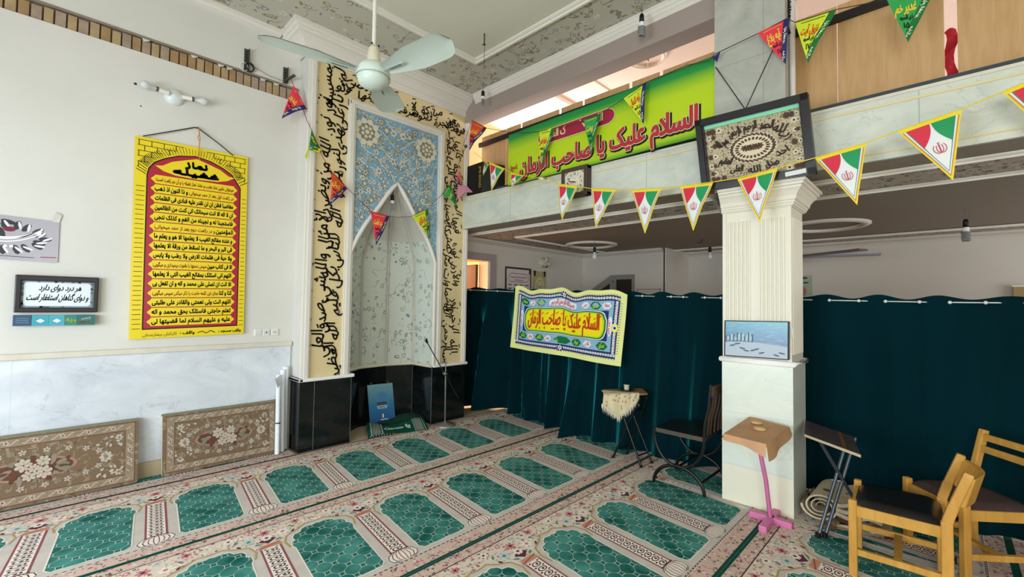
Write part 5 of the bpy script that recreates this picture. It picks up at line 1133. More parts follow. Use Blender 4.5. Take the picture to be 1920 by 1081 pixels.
# grey folding stand
t = thing('folding_stand', 'grey steel cross-legged stand with tilted dark wooden top right of the column', 'stand', (3.6, .55, 0))
b = MB(); DW = wood('dark_board', '#4a4142', '#3a3233', 3, 3, 1, .35); CO = [Vector((3.90, .755, .625)), Vector((3.68, .447, .615)), Vector((3.27, .362, .612)), Vector((3.48, .68, .622))]
dz = Vector((0, 0, -.016)); b.hexa([CO[3] + dz, CO[2] + dz, CO[1] + dz, CO[0] + dz, CO[3], CO[2], CO[1], CO[0]], M('board_edge_pale', '#c7b89c', .5)); e_ = Vector((0, 0, .0012)); b.add([c + e_ for c in CO], [(3, 2, 1, 0)], DW)
f = lambda a: [CO[3] + (CO[2] - CO[3]) * a + e_ * 2, CO[0] + (CO[1] - CO[0]) * a + e_ * 2]; s1, s2 = f(.70), f(.78); b.add([s1[0], s2[0], s2[1], s1[1]], [(0, 1, 2, 3)], M('board_brown_strip', '#6a4630', .4)); b.build('stand_top', t)
A0, A1 = Vector((3.44, .59, .61)), Vector((3.93, .42, .0)); B0, B1 = Vector((3.43, .60, .0)), Vector((3.63, .47, .61))
for p, q, w in ((B0, B1, .0), (B0 + Vector((.035, -.03, 0)), B1 + Vector((.05, -.035, 0)), 0), (A0, Vector((3.78, .36, 0)), 0)): b = MB(); b.tube([p, q], .0105, STL, 8); lg = b.build('leg', t); b = MB(); b.tube([p if p.z < .1 else q, (p if p.z < .1 else q) + Vector((0, 0, .03))], .016, BLK, 8); b.build('foot', lg)
b = MB(); b.tube([(3.545, .545, .345), (3.56, .50, .345)], .008, M('bolt_metal', '#9b9fa3', .3, .5, .8), 8); b.build('bolt', t)
# rolled rug
t = thing('rolled_rug', 'folded cream and brown patterned rug rolled up beside the column', 'rug', (3.86, .6, 0))
RC = M('rug_cream', '#cdbfa5', .95, .1, var=.1, vs=15); RB = floral('rug_pattern', '#c9bba2', ['#6d3a2a', '#b0653f', '#5d6a48', '#caa58a', '#7d4634'], 9, .36, None, .05, .95); RDK = M('rug_brown_edge', '#5e3b2b', .95, .1)
sp_ = []; 
for i in range(64): a = i / 64 * 2 * PI * 2.6; r = .035 + .085 * i / 64; sp_.append((r * math.cos(-a + .6) * 1.15, .125 + r * math.sin(-a + .6) * .95))
def ext(b, pts, y0, y1, th, m, me):
    n = len(pts); L, Q = [], []
    for i, p in enumerate(pts):
        a, c = pts[max(0, i - 1)], pts[min(n - 1, i + 1)]; dx, dy = c[0] - a[0], c[1] - a[1]; l = math.hypot(dx, dy) or 1; L.append((p[0] - dy / l * th / 2, p[1] + dx / l * th / 2)); Q.append((p[0] + dy / l * th / 2, p[1] - dx / l * th / 2))
    P3 = lambda p, y: (3.80 + p[0] * .55 + (y0 - y) * .10, y - p[0] * .85 * 0, p[1])
    V = [P3(p, y) for y in (y0, y1) for p in L + Q]; k = 2 * n
    b.add(V, [(i, i + 1, k + i + 1, k + i) for i in range(n - 1)] + [(n + i + 1, n + i, k + n + i, k + n + i + 1) for i in range(n - 1)], m, True)
    b.add(V, [(i + 1, i, n + i, n + i + 1) for i in range(n - 1)] + [(k + i, k + i + 1, k + n + i + 1, k + n + i) for i in range(n - 1)], me)
b = MB()
# spiral seen end-on from the room: the roll runs along y, its end faces the viewer's side
def rug(b, cx, z0, w, h, turns, x0, x1, y_l, y_r):
    pts = []
    n = 26 * turns
    for i in range(n + 1):
        f = i / n; a = f * 2 * PI * turns; k = .22 + .78 * f; pts.append((-math.cos(a) * w * k, z0 + h + math.sin(a) * h * k))
    return pts
body = rug(b, 0, .0, .115, .095, 3, 0, 0, 0, 0)
V = []; n = len(body)
FRr = lambda u, z, d: (3.66 + d * .95 + u * .30, .575 - (u + .02) * .95 - d * .02, z)
for d in (0, .42): V += [FRr(u - .07, z + .028, d) for u, z in body]
b.add(V, [(i, i + 1, n + i + 1, n + i) for i in range(n - 1)], RB, True)
for i in range(n - 1):
    (u0_, z0_), (u1_, z1_) = body[i], body[i + 1]; k = .80 if i > 26 else .7
    c0 = (-.0, .123); q0 = (u0_ * 1 + (0 - u0_) * .13, z0_ + (.095 - z0_) * .13); q1 = (u1_ + (0 - u1_) * .13, z1_ + (.095 - z1_) * .13)
    b.add([FRr(u0_ - .07, z0_ + .028, 0), FRr(u1_ - .07, z1_ + .028, 0), FRr(q1[0] - .07, q1[1] + .028, 0), FRr(q0[0] - .07, q0[1] + .028, 0)], [(0, 1, 2, 3)], RC)
b.build('roll', t); b = MB()
for k in range(5):
    z = .018 + k * .034; P = [FRr(.02 + .24 * i / 10, z + .012 * math.sin(i * .8 + k) + (.006 * k), -.004 * k) for i in range(11)]; Q = [(p[0] + .36, p[1] + .05, p[2] + .004) for p in P]; Z = Vector((0, 0, .026))
    vs = P + Q + [tuple(Vector(p) - Z * .9) for p in P] + [tuple(Vector(p) - Z * .9) for p in Q]; m = 11
    b.add(vs, [(i, i + 1, m + i + 1, m + i) for i in range(10)], RB, True); b.add(vs, [(i, i + 1, 2 * m + i + 1, 2 * m + i) for i in range(10)], (RC, RDK, RC, RB, RC)[k])
b.build('folds', t)
b = MB(); P = [FRr(-.10 + .42 * i / 12, .004 + .016 * abs(math.sin(i * 1.1)), -.05) for i in range(13)]; Q = [(p[0] + .42, p[1] + .04, .006) for p in P]; b.add(P + Q, [(i, i + 1, 14 + i, 13 + i) for i in range(12)], RB, True); b.build('under_layer', t)
# wooden chairs
OAK = wood('honey_beech', '#d19f4d', '#bb883c', 5, 5, 1.2, .38, 4)
def wooden_chair(name, label, loc, rz, seatmat, low):
    t = thing(name, label, 'chair', loc, 'wooden armless chairs', True, rz)     # local: faces +y, origin on the floor under the seat centre
    w, d, sh = .19, .205, .38
    for sx in (-1, 1):
        b = MB(); b.box(sx * w - .019, sx * w + .019, d - .038, d, 0, sh + .026, OAK); bev(b.build('leg', t), .006)
        b = MB(); P = [(sx * w, -d + .02, 0), (sx * w, -d + .02, sh + .02), (sx * w, -d - .005, .49), (sx * w, -d - .06, .655 if low else .71)]
        for i, (a, c) in enumerate(zip(P, P[1:])): b.bar(a, Vector(c) + (Vector(c) - Vector(a)).normalized() * .006, .036, .046 - i * .004, OAK, (0, 1, 0))
        bev(b.build('leg', t), .006)
        b = MB(); b.bar((sx * w, -d + .03, .35), (sx * w, d - .03, .35), .024, .055, OAK); b.build('side_rail', t)
        b = MB(); b.bar((sx * w, -d + .03, .13), (sx * w, d - .03, .13), .02, .032, OAK); b.build('stretcher', t)
    b = MB(); b.bar((-w, d - .02, .35), (w, d - .02, .35), .022, .05, OAK); b.build('front_rail', t); b = MB(); b.bar((-w, -d + .02, .35), (w, -d + .02, .35), .022, .05, OAK); b.build('back_rail', t)
    b = MB(); b.bar((-w, 0, .13), (w, 0, .13), .035, .022, OAK); b.build('cross_stretcher', t)
    if low: 
        b = MB(); n = 12; vs = []
        for i in range(n + 1):
            f = i / n; x = (-w - .005) + (2 * w + .01) * f; y = -d - .045 - .05 * math.sin(PI * f)
            for dy, z in ((.013, .49), (.013, .635), (-.013, .64), (-.013, .49)): vs.append((x, y + .01 + dy - (z - .5) * .25, z))
        b.add(vs, [(i * 4 + k, i * 4 + (k + 1) % 4, (i + 1) * 4 + (k + 1) % 4, (i + 1) * 4 + k) for i in range(n) for k in range(4)] + [(3, 2, 1, 0), (n * 4, n * 4 + 1, n * 4 + 2, n * 4 + 3)], OAK); bev(b.build('back_panel', t), .005)
    else:
        for z, y in ((.675, -.252), (.605, -.235)): b = MB(); b.bar((-w, y, z), (w, y, z), .02, .04, OAK); bev(b.build('back_slat', t), .004)
    b = MB(); n = 12; vs = []
    for i in range(n + 1):
        for j in range(n + 1):
            u, v = -1 + 2 * i / n, -1 + 2 * j / n; e = (1 - u ** 6) * (1 - v ** 6); vs.append((u * (w + .008), v * (d - .022) - .002, sh - .008 + .030 * min(1, e * 1.6) + .006 * (1 - u * u) * (1 - v * v)))
    b.add(vs, [(i * (n + 1) + j, (i + 1) * (n + 1) + j, (i + 1) * (n + 1) + j + 1, i * (n + 1) + j + 1) for i in range(n) for j in range(n)], seatmat, True)
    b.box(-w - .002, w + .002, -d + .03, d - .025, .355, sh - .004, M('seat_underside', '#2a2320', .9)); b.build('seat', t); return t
wooden_chair('wooden_chair', 'light wooden chair with black leather seat and curved back rail, nearest the viewer', (3.30, .206, 0), math.radians(3), LEA, True)
wooden_chair('wooden_chair', 'light wooden chair with brown seat and two back slats, at the right picture edge', (3.735, -.078, 0), math.radians(40), M('brown_seat_cloth', '#4a3b3a', .8, .15, var=.15, vs=30), False)

# ------------------------------------------------------------------ things hanging from above
FANW = M('fan_enamel', '#c9d6cd', .35, .45, var=.06, vs=4)
t = thing('ceiling_fan', 'pale green three-blade ceiling fan hanging before the prayer niche', 'fan', (1.47, 2.79, 4.1)); FC = Vector((1.47, 2.79, 3.0))
b = MB(); b.tube([FC + Vector((0, 0, .1)), FC + Vector((0, 0, 1.1))], .014, M('fan_rod_white', '#dad9d2', .4), 12); b.build('rod', t)
b = MB(); b.lathe([(.0, 0), (.055, 0), (.05, -.05), (.02, -.08), (0, -.08)], FC + Vector((0, 0, 1.1)), M('fan_rod_white'), 20); b.build('ceiling_cup', t)
b = MB(); b.lathe([(.0, .20), (.022, .2), (.035, .18), (.045, .12), (.045, .07), (0, .065)], FC, M('fan_cap_cream', '#d3cdb4', .4), 20)
for s in (-1, 1): b.ball(FC + Vector((s * .025, -.02, .205)), .007, BLK, 6)
b.build('canopy', t)
b = MB(); b.lathe([(0, .075), (.05, .075), (.10, .055), (.115, .02), (.112, -.02), (.105, -.028), (.103, -.04), (.09, -.07), (.05, -.092), (0, -.098)], FC, FANW, 28); b.lathe([(.1165, -.018), (.1165, -.026)], FC, M('fan_seam', '#9dada6', .4), 28); b.build('motor', t)
for k, (an, ra) in enumerate(((169, .69), (46, .63), (-79, .70))):
    a = math.radians(an); d = Vector((math.cos(a), math.sin(a), 0)); s = Vector((-d.y, d.x, 0)); b = MB(); n = 22; V = []
    for i in range(n + 1):
        f = i / n; r = .12 + (ra - .12) * f; w = (.045 + .055 * min(1, f / .45)) * (1 if f < .82 else math.sqrt(max(0, 1 - ((f - .82) / .18) ** 2 * .96)))
        for q in (-1, -.5, 0, .5, 1): V.append(FC + d * r + s * (w * q + .008 * math.sin(f * 3)) + Vector((0, 0, .008 - w * q * .20 - .012 * (1 - q * q) * -1 + .01 * f)))
    F = [(i * 5 + j, i * 5 + j + 1, (i + 1) * 5 + j + 1, (i + 1) * 5 + j) for i in range(n) for j in range(4)]
    T = [v + Vector((0, 0, -.004)) for v in V]; b.add(V, F, FANW, True); b.add(T, [tuple(reversed(x)) for x in F], FANW, True); bl = b.build('blade', t)
    b = MB(); b.bar(FC + d * .09 + Vector((0, 0, .0)), FC + d * .30 + Vector((0, 0, .0)), .022, .006, M('blade_arm', '#b3c0b8', .4)); b.tube([FC + d * .17 + s * .0 + Vector((0, 0, -.004)), FC + d * .27 + Vector((0, 0, -.004))], .0045, M('slot_shadow', '#5f6a66', .6), 6); b.build('arm', bl)
def pendant(x, y, ztop_, zb, label, kind, twist=False):
    t = thing('hanging_bulb', label, 'bulb', (x, y, ztop_)); b = MB(); b.tube([(x, y, ztop_), (x + .004, y, (ztop_ + zb) / 2 + .05), (x, y, zb + .16)], .0035, M('flex_grey', '#6d6a63', .6), 6); b.build('flex', t)
    b = MB(); b.lathe([(0, .175), (.012, .175), (.02, .16), (.021, .10), (0, .10)], (x, y, zb), BLK, 14); b.build('holder', t); b = MB()
    if kind == 'globe': b.lathe([(.014, .105), (.016, .085), (.030, .055), (.033, .035), (.026, .010), (.012, 0), (0, -.001)], (x, y, zb), M('bulb_white', '#dfdfe4', .3, .5), 16)
    elif kind == 'spiral':
        b.lathe([(.018, .11), (.024, .09), (.024, .06), (0, .06)], (x, y, zb), WHT, 14); b.tube([(x + .026 * math.cos(i * .55), y + .026 * math.sin(i * .55), zb + .062 - i * .0015) for i in range(60)], .0085, M('tube_glass_white', '#e3e6e0', .3, .5), 6)
    else:
        b.lathe([(.018, .115), (.022, .10), (.022, .075), (0, .075)], (x, y, zb), WHT, 14)
        for k in range(4): a = k * PI / 2 + .4; b.tube([(x + .013 * math.cos(a), y + .013 * math.sin(a), zb + .08), (x + .013 * math.cos(a), y + .013 * math.sin(a), zb)], .0065, M('tube_glass_white'), 8)
    b.build('bulb', t); return t
pendant(3.50, 3.945, 4.095, 3.82, 'black-capped tube lamp hanging at the ceiling corner right of the niche', 'tubes')
pendant(3.50, 1.875, 4.095, 3.825, 'spiral lamp hanging from the carved ceiling band left of the pier', 'spiral')
t = pendant(2.655, 4.515, 2.755, 2.50, 'lamp with white bands hanging inside the niche arch', 'tubes')
pendant(5.47, 3.66, 2.40, 2.12, 'white globe bulb hanging left under the gallery, before the stair cupboard', 'globe')
pendant(6.43, 2.376, 2.40, 2.12, 'white globe bulb hanging under the gallery just left of the column', 'globe')
pendant(5.86, -.141, 2.40, 2.12, 'spiral lamp hanging under the gallery at the right', 'spiral')
b = MB(); b.tube([(2.86, 3.22, 4.1), (2.858, 3.215, 4.06), (2.862, 3.22, 4.02), (2.856, 3.21, 3.99)], .006, M('flex_dark', '#3a3733', .6), 6); b.tube([(2.855, 3.21, 3.995), (2.84, 3.22, 3.98), (2.865, 3.2, 3.98)], .006, MATS['flex_dark'], 6); b.tube([(2.856, 3.21, 3.99), (2.856, 3.21, 3.74)], .0025, MATS['flex_dark'], 5); tag(b.build('ceiling_hook', None, (2.857, 3.215, 4.1)), 'bent black wire hook with a thin drop wire on the plain ceiling field', 'hook')
b = MB(); b.tube([(6.35, 2.46, 2.40), (6.35, 2.46, 2.365), (6.33, 2.48, 2.35), (6.31, 2.50, 2.36)], .008, MATS['flex_dark'], 6); tag(b.build('ceiling_hook', None, (6.35, 2.46, 2.4)), 'small dark ceiling hook under the gallery beside the globe bulb left of the column', 'hook')
b = MB(); b.tube([(4.37, 2.27, 4.15), (4.37, 2.28, 4.11), (4.38, 2.26, 4.09)], .006, MATS['flex_dark'], 6); b.tube([(4.375, 2.27, 4.09), (4.375, 2.27, 3.7)], .002, WHT, 5); tag(b.build('ceiling_hook', None, (4.37, 2.27, 4.15)), 'tiny hook with thin white cord in the round gallery ceiling moulding', 'hook')
# second fan of the lower hall, seen edge-on behind the column
t = thing('ceiling_fan', 'ceiling fan under the gallery seen edge-on behind the column, dark and bluish blades', 'fan', (6.9, 1.55, 2.4)); F2 = Vector((6.9, 1.55, 2.13)); b = MB(); b.tube([F2, F2 + Vector((0, 0, .27))], .014, M('fan_rod_white'), 10); b.build('rod', t)
b = MB(); b.lathe([(0, .06), (.09, .05), (.11, 0), (.09, -.05), (0, -.07)], F2, FANW, 20); b.build('motor', t)
for an, c in ((-118, '#6b625c'), (-78, '#8d90a6'), (60, '#8d90a6')):
    a = math.radians(an); d = Vector((math.cos(a), math.sin(a), 0)); s = Vector((-d.y, d.x, 0)); b = MB(); z_ = Vector((0, 0, .01)); zz_ = Vector((0, 0, .02)); L_ = 1.0 if an < 0 else .62
    b.hexa([F2 + d * .1 - s * .05 - z_, F2 + d * L_ - s * .07 - z_, F2 + d * L_ + s * .07 + z_ - zz_, F2 + d * .1 + s * .05 + z_ - zz_, F2 + d * .1 - s * .05 + z_, F2 + d * L_ - s * .07 + z_, F2 + d * L_ + s * .07 + z_, F2 + d * .1 + s * .05 + z_], M('fan_blade_' + c[1:], c, .4)); b.build('blade', t)

# ------------------------------------------------------------------ things on the lower hall walls
mq = on_y(4.885); t = thing('notice_board', 'white framed notice with red heading and table of lines on the lower hall wall', 'notice', (5.17, 4.89, 1.5))
b = MB(); b.box(4.87, 5.46, 4.882, 4.90, 1.30, 2.03, M('notice_frame_brown', '#3d2b29', .5)); f_ = b.build('frame', t); b = MB(); b.poly([(4.89, 1.3), (5.43, 1.3), (5.43, 1.93), (5.40, 1.93), (5.40, 2.0), (4.885, 2.0), (4.885, 1.85), (4.89, 1.85)], on_y(4.881), .001, M('notice_paper', '#d3cacb', .6)); p_ = b.build('sheet', f_)
b = MB(); b.line(rrect(4.93, 5.39, 1.80, 1.93, .06), .008, on_y(4.88), .002, M('notice_line', '#6b4444', .5), True); b.scrawl(4.97, 5.35, 1.872, on_y(4.88), .003, M('notice_red', '#a23a3a', .5), .012, .012, 24); b.scrawl(5.06, 5.26, 1.828, on_y(4.88), .003, BLK, .008, .008, 14)
for r_i in range(5):
    for c_i in range(4): b.scrawl(4.92 + c_i * .13, 5.0 + c_i * .13, 1.75 - r_i * .06, on_y(4.88), .003, BLK, .010, .013, 7, c_i + r_i * 2.)
b.build('printing', p_)
t = thing('gilt_plaque', 'pale gold plaque with dark corners beside the white notice', 'plaque', (5.66, 4.89, 1.5)); GP = M('gilt', '#b8a978', .5, .4, var=.15, vs=12); b = MB()
b.solid([(5.53, 1.45), (5.80, 1.45), (5.82, 1.55), (5.82, 1.92), (5.78, 2.0), (5.55, 2.0), (5.51, 1.92), (5.51, 1.55)], on_y(4.885), -.015, .01, GP); pl = b.build('panel', t); b = MB()
for u, v in ((5.54, 1.965), (5.79, 1.965), (5.54, 1.5), (5.79, 1.5)): b.poly([(u - .03, v + .04), (u + .03, v + .04), (u + .02, v - .05), (u - .02, v - .05)], on_y(4.885), .012, M('plaque_dark', '#2d1f1a', .5))
b.disc(5.665, 1.74, .12, on_y(4.885), .012, M('plaque_cream', '#cfc59a', .5), 20, .17); b.line([(5.665 + .08 * math.cos(i * PI / 10), 1.74 + .11 * math.sin(i * PI / 10)) for i in range(20)], .008, on_y(4.885), .014, M('plaque_green', '#5d7f6d', .5), True); b.scrawl(5.62, 5.71, 1.74, on_y(4.885), .014, MATS['plaque_green'], .03, .012, 9); b.build('ornament', pl)
t = thing('wall_lamp', 'cream three-socket wall lamp high on the lower hall wall above the notice', 'lamp', (5.77, 4.90, 2.13)); LC = M('lamp_cream', '#c3bda0', .4, .4); b = MB(); b.lathe([(.09, 0), (.085, .02), (.05, .05), (0, .055)], (5.76, 4.90, 2.15), LC, 18, (0, -1, 0)); b.build('base', t)
for dx, dz in ((.02, .09), (-.02, -.075), (.10, -.03)): b = MB(); p = Vector((5.76, 4.86, 2.15)); d = Vector((dx, -.07, dz)).normalized(); b.tube([p, p + d * .10], [.018, .026], LC, 12); b.tube([p + d * .095, p + d * .104], .021, M('lamp_dark', '#4a4436', .6), 10); b.build('socket', t)
t = thing('wall_poster', 'pale green poster with pink flower on the back wall right of the column', 'poster', (7.79, 1.55, 1.3)); mq = on_x(7.795); b = MB(); b.solid([(-1.75, 1.30), (-1.41, 1.30), (-1.41, 1.94), (-1.75, 1.94)], mq, -.004, .003, M('poster_mint', '#a9b59c', .6)); p_ = b.build('sheet', t); b = MB(); b.disc(-1.57, 1.70, .09, mq, .005, M('poster_rose', '#b0707c', .6), 14); b.disc(-1.55, 1.90, .09, mq, .005, M('poster_dark_green', '#3b433c', .6), 12, .018); b.disc(-1.49, 1.83, .04, mq, .005, MATS['poster_dark_green'], 10, .012); b.build('artwork', p_)
b = MB(); b.box(7.74, 7.80, -.80, -.56, 1.58, 1.745, M('gold_shelf', '#9a8043', .4, .4)); b.box(7.735, 7.80, -.80, -.55, 1.735, 1.75, WHT); tag(b.build('wall_box', None, (7.77, -.68, 1.58)), 'small gold box on the back wall at the right picture edge', 'box')
# ------------------------------------------------------------------ buntings
def tri_map(p, q, t, bow=.0, seed=0):
    """local frame of a pennant: u 0..1 along its top edge, v 0 (top) .. -1 (tip)"""
    p, q, t = Vector(p), Vector(q), Vector(t); m = (p + q) / 2; n = (q - p).cross(t - m); n.normalize()
    if n.dot(Vector((0, 0, 1.45)) - m) < 0: n = -n
    def f(u, v, h): return p + (q - p) * u - (t - m) * v + n * (h + bow * math.sin(-v * PI) * math.cos((u - .5) * PI) + .006 * math.sin(v * 7 + seed + u * 3))
    return f
BAND_COL = {'navy': M('pennant_navy', '#27285f', .6), 'green': M('pennant_dark_green', '#146a2c', .6)}
PC = {'red': M('pennant_red', '#e8394f', .6), 'orange': M('pennant_orange', '#e04a2e', .6), 'green': M('pennant_green', '#2f9d4f', .6), 'lime': M('pennant_lime', '#cfe033', .6), 'dark': M('pennant_deep_green', '#1f7a33', .6), 'pink': M('pennant_pink', '#ea4b78', .6)}
LET_O = M('pennant_orange_ink', '#d6561f', .5); LET_Y = M('pennant_yellow_ink', '#e3c63a', .5); LET_W = M('pennant_pale_ink', '#e6ead0', .5)
def pennant(t, p, q, tip, col, band, word, num, label, bow=.012, fold=None):
    f = tri_map(p, q, tip, bow, R.uniform(0, 6)); b = MB(); n = 8; m = PC[col]; bm_ = BAND_COL[band]
    for k in range(n):
        v0, v1 = -k / n, -(k + 1) / n; a0, a1 = .5 * (-v0), .5 * (-v1)
        for i in range(4):
            g = lambda a, s: a + (1 - 2 * a) * s
            b.add([f(g(a0, i / 4), v0, 0), f(g(a0, (i + 1) / 4), v0, 0), f(g(a1, (i + 1) / 4), v1, 0), f(g(a1, i / 4), v1, 0)], [(0, 1, 2, 3)], m)
        c0, c1 = max(1 - a0 - .17, a0), max(1 - a1 - .17, a1)
        b.add([f(c0, v0, .0012), f(1 - a0, v0, .0012), f(1 - a1, v1, .0012), f(c1, v1, .0012)], [(0, 1, 2, 3)], bm_)
    o_ = b.build('pennant', t); o_['label'] = label
    b = MB(); ang = math.atan2(-1, -.5)
    L = Vector(f(1, 0, 0)) - Vector(f(.5, -1, 0)); l1 = L.length; U = Vector(q) - Vector(p)
    sl = lambda u, v, h: f(.92 - .5 * u + v * .95, -u - .02, h)
    b.text('ایام الغدیر', lambda u, v, h: sl(.14 + .40 * (.5 - u), v, h), 0, -.04, .11, LET_W, .003, width=.85, bold=.004); b.text('مبارک', lambda u, v, h: sl(.62 + .30 * (.5 - u), v, h), 0, -.04, .10, LET_W, .003, width=.7, bold=.004)
    ink = LET_O if col == 'lime' else LET_Y
    b.text(word, f, .42, -.36, .26, ink, .0025, width=.42, bold=.008); b.line([(.16, -.07), (.74, -.06)], .014, f, .0025, ink if col != 'lime' else BLK)
    b.text('ذی الحجه', f, .44, -.52, .12, BLK, .0025, width=.26, bold=.005); b.text(num, f, .45, -.70, .16, BLK, .0025, bold=.005)
    b.build('lettering', o_); return o_
t = thing('pennant_bunting', 'bunting of red, green, lime and pink triangle pennants strung from niche to gallery', 'bunting', (2.6, 4.38, 2.4))
CRDS = M('bunting_cord', '#7a1f2c', .7); CDD = M('bunting_cord_dark', '#3f2a20', .7)
b = MB()
b.tube([(1.548, 4.62, 3.66), (1.60, 4.52, 3.45), (1.655, 4.43, 3.20), (1.70, 4.41, 3.10), (1.80, 4.38, 2.86), (1.885, 4.38, 2.748), (2.055, 4.38, 2.61), (2.19, 4.38, 2.505), (2.333, 4.38, 2.41), (2.537, 4.38, 2.392), (2.643, 4.38, 2.394), (2.829, 4.38, 2.435), (3.032, 4.38, 2.55), (3.26, 4.38, 2.777), (3.354, 4.38, 2.915), (3.45, 4.38, 3.08), (3.55, 4.38, 3.33), (3.60, 4.37, 3.43)], .003, CRDS, 5)
b.tube([(3.58, 4.40, 3.46), (3.55, 4.198, 3.726), (3.55, 3.919, 3.55), (3.55, 3.582, 3.417), (3.55, 3.30, 3.33), (3.55, 3.074, 3.290), (3.55, 2.892, 3.270), (3.55, 2.70, 3.25), (3.55, 2.511, 3.253), (3.55, 2.346, 3.258), (3.55, 2.073, 3.327), (3.55, 1.864, 3.404), (3.56, 1.5, 3.43), (3.56, 1.32, 3.40), (3.52, 1.265, 3.415), (3.54, .945, 3.463), (3.54, .779, 3.492), (3.60, .741, 3.475), (3.60, .506, 3.46), (3.60, .224, 3.40), (3.60, .034, 3.36), (3.6, -.4, 3.32)], .003, CDD, 5)
b.build('cord', t); b = MB(); b.ball((3.60, 4.37, 3.45), .022, M('knot_green', '#46583c', .8), 8); b.tube([(3.60, 4.37, 3.45), (3.64, 4.42, 3.48)], .006, CDD, 6); b.build('knot', t)
pennant(t, (1.57, 4.565, 3.56), (1.655, 4.445, 3.32), (1.45, 4.50, 3.17), 'red', 'navy', 'غدیر', '۱۸', 'red pennant at the slotted bracket, twisted edge-on', .03)
pennant(t, (1.690, 4.41, 3.12), (1.785, 4.39, 2.93), (1.66, 4.40, 2.90), 'dark', 'green', 'آیه', '۱۲', 'dark green pennant with yellow folded end left of the niche', .03)
b = MB(); f = tri_map((1.668, 4.385, 2.955), (1.78, 4.385, 2.94), (1.66, 4.385, 2.79)); b.add([f(0, 0, 0), f(1, 0, 0), f(.95, -.26, 0), f(.2, -.26, 0)], [(0, 1, 2, 3)], PC['lime']); b.add([f(.02, -.2, .002), f(.22, -.3, .002), f(.3, -.9, .002), f(.5, -1.1, .002), f(.1, -.8, .002)], [(0, 1, 2, 3, 4)], PC['lime']); b.text('مبارک', f, .55, -.2, .16, LET_O, .003, width=.6, bold=.005); b.build('folded_end', t)
pennant(t, (1.885, 4.375, 2.745), (2.055, 4.375, 2.60), (1.874, 4.37, 2.40), 'orange', 'navy', 'اکمال', '۱۴', 'orange-red pennant over the left calligraphy border', .03)
pennant(t, (2.315, 4.375, 2.408), (2.547, 4.375, 2.390), (2.392, 4.375, 2.053), 'red', 'navy', 'عید امامت', '۲۲', 'red pennant with navy edge before the niche')
pennant(t, (2.829, 4.375, 2.438), (3.05, 4.375, 2.552), (3.078, 4.375, 2.20), 'lime', 'green', 'تاج گذاری', '۲۳', 'lime pennant with green edge before the niche')
pennant(t, (3.26, 4.375, 2.775), (3.37, 4.375, 2.915), (3.475, 4.37, 2.636), 'green', 'dark' if 0 else 'green', 'نصب', '۱۹', 'green pennant over the right calligraphy border', .03)
pennant(t, (3.50, 4.37, 3.13), (3.56, 4.36, 2.92), (3.43, 4.37, 2.93), 'pink', 'navy', 'ولایت', '۲۰', 'pink crumpled pennant at the right edge of the niche', .04)
b = MB(); b.add([(3.48, 4.36, 2.95), (3.60, 4.33, 2.93), (3.68, 4.30, 2.86), (3.55, 4.33, 2.84), (3.46, 4.355, 2.74)], [(0, 1, 2, 3, 4)], M('pennant_faded_pink', '#d58fa6', .6)); b.build('folded_end', t)
pennant(t, (3.55, 4.198, 3.724), (3.55, 3.919, 3.55), (3.555, 4.248, 3.355), 'orange', 'navy', 'غدیر', '۱۶', 'orange-red pennant at the left end of the gallery')
pennant(t, (3.55, 3.09, 3.30), (3.55, 2.88, 3.270), (3.555, 3.052, 2.889), 'lime', 'green', 'خطبه غدیر', '۱۸', 'lime pennant at the left part of the green banner')
pennant(t, (3.55, 2.511, 3.253), (3.55, 2.32, 3.262), (3.555, 2.426, 2.892), 'green', 'green', 'بیعت', '۱۸', 'green pennant over the maroon heading of the banner')
pennant(t, (3.55, 2.073, 3.327), (3.55, 1.855, 3.408), (3.555, 1.877, 3.042), 'lime', 'navy', 'آیه اکمال', '۱۸', 'lime pennant with navy edge over the banner')
b = MB(); b.add([(3.53, 1.29, 3.40), (3.53, 1.225, 3.425), (3.53, 1.25, 3.35)], [(0, 1, 2)], BAND_COL['navy']); o_ = b.build('pennant', t); o_['label'] = 'small navy pennant tip at the left edge of the pier'
pennant(t, (3.54, .965, 3.462), (3.54, .765, 3.494), (3.545, .787, 3.165), 'red', 'navy', 'آیه بلاغ', '۱۷', 'red pennant across the marble pier')
pennant(t, (3.60, .741, 3.475), (3.60, .500, 3.46), (3.60, .666, 3.154), 'lime', 'green', 'نزول آیت', '۱۷', 'lime pennant right of the pier before the gallery boards')
pennant(t, (3.60, .245, 3.41), (3.60, .015, 3.365), (3.60, .145, 3.087), 'green', 'green', 'غدیر خم', '۱۵', 'green pennant near the top right before the gallery boards')

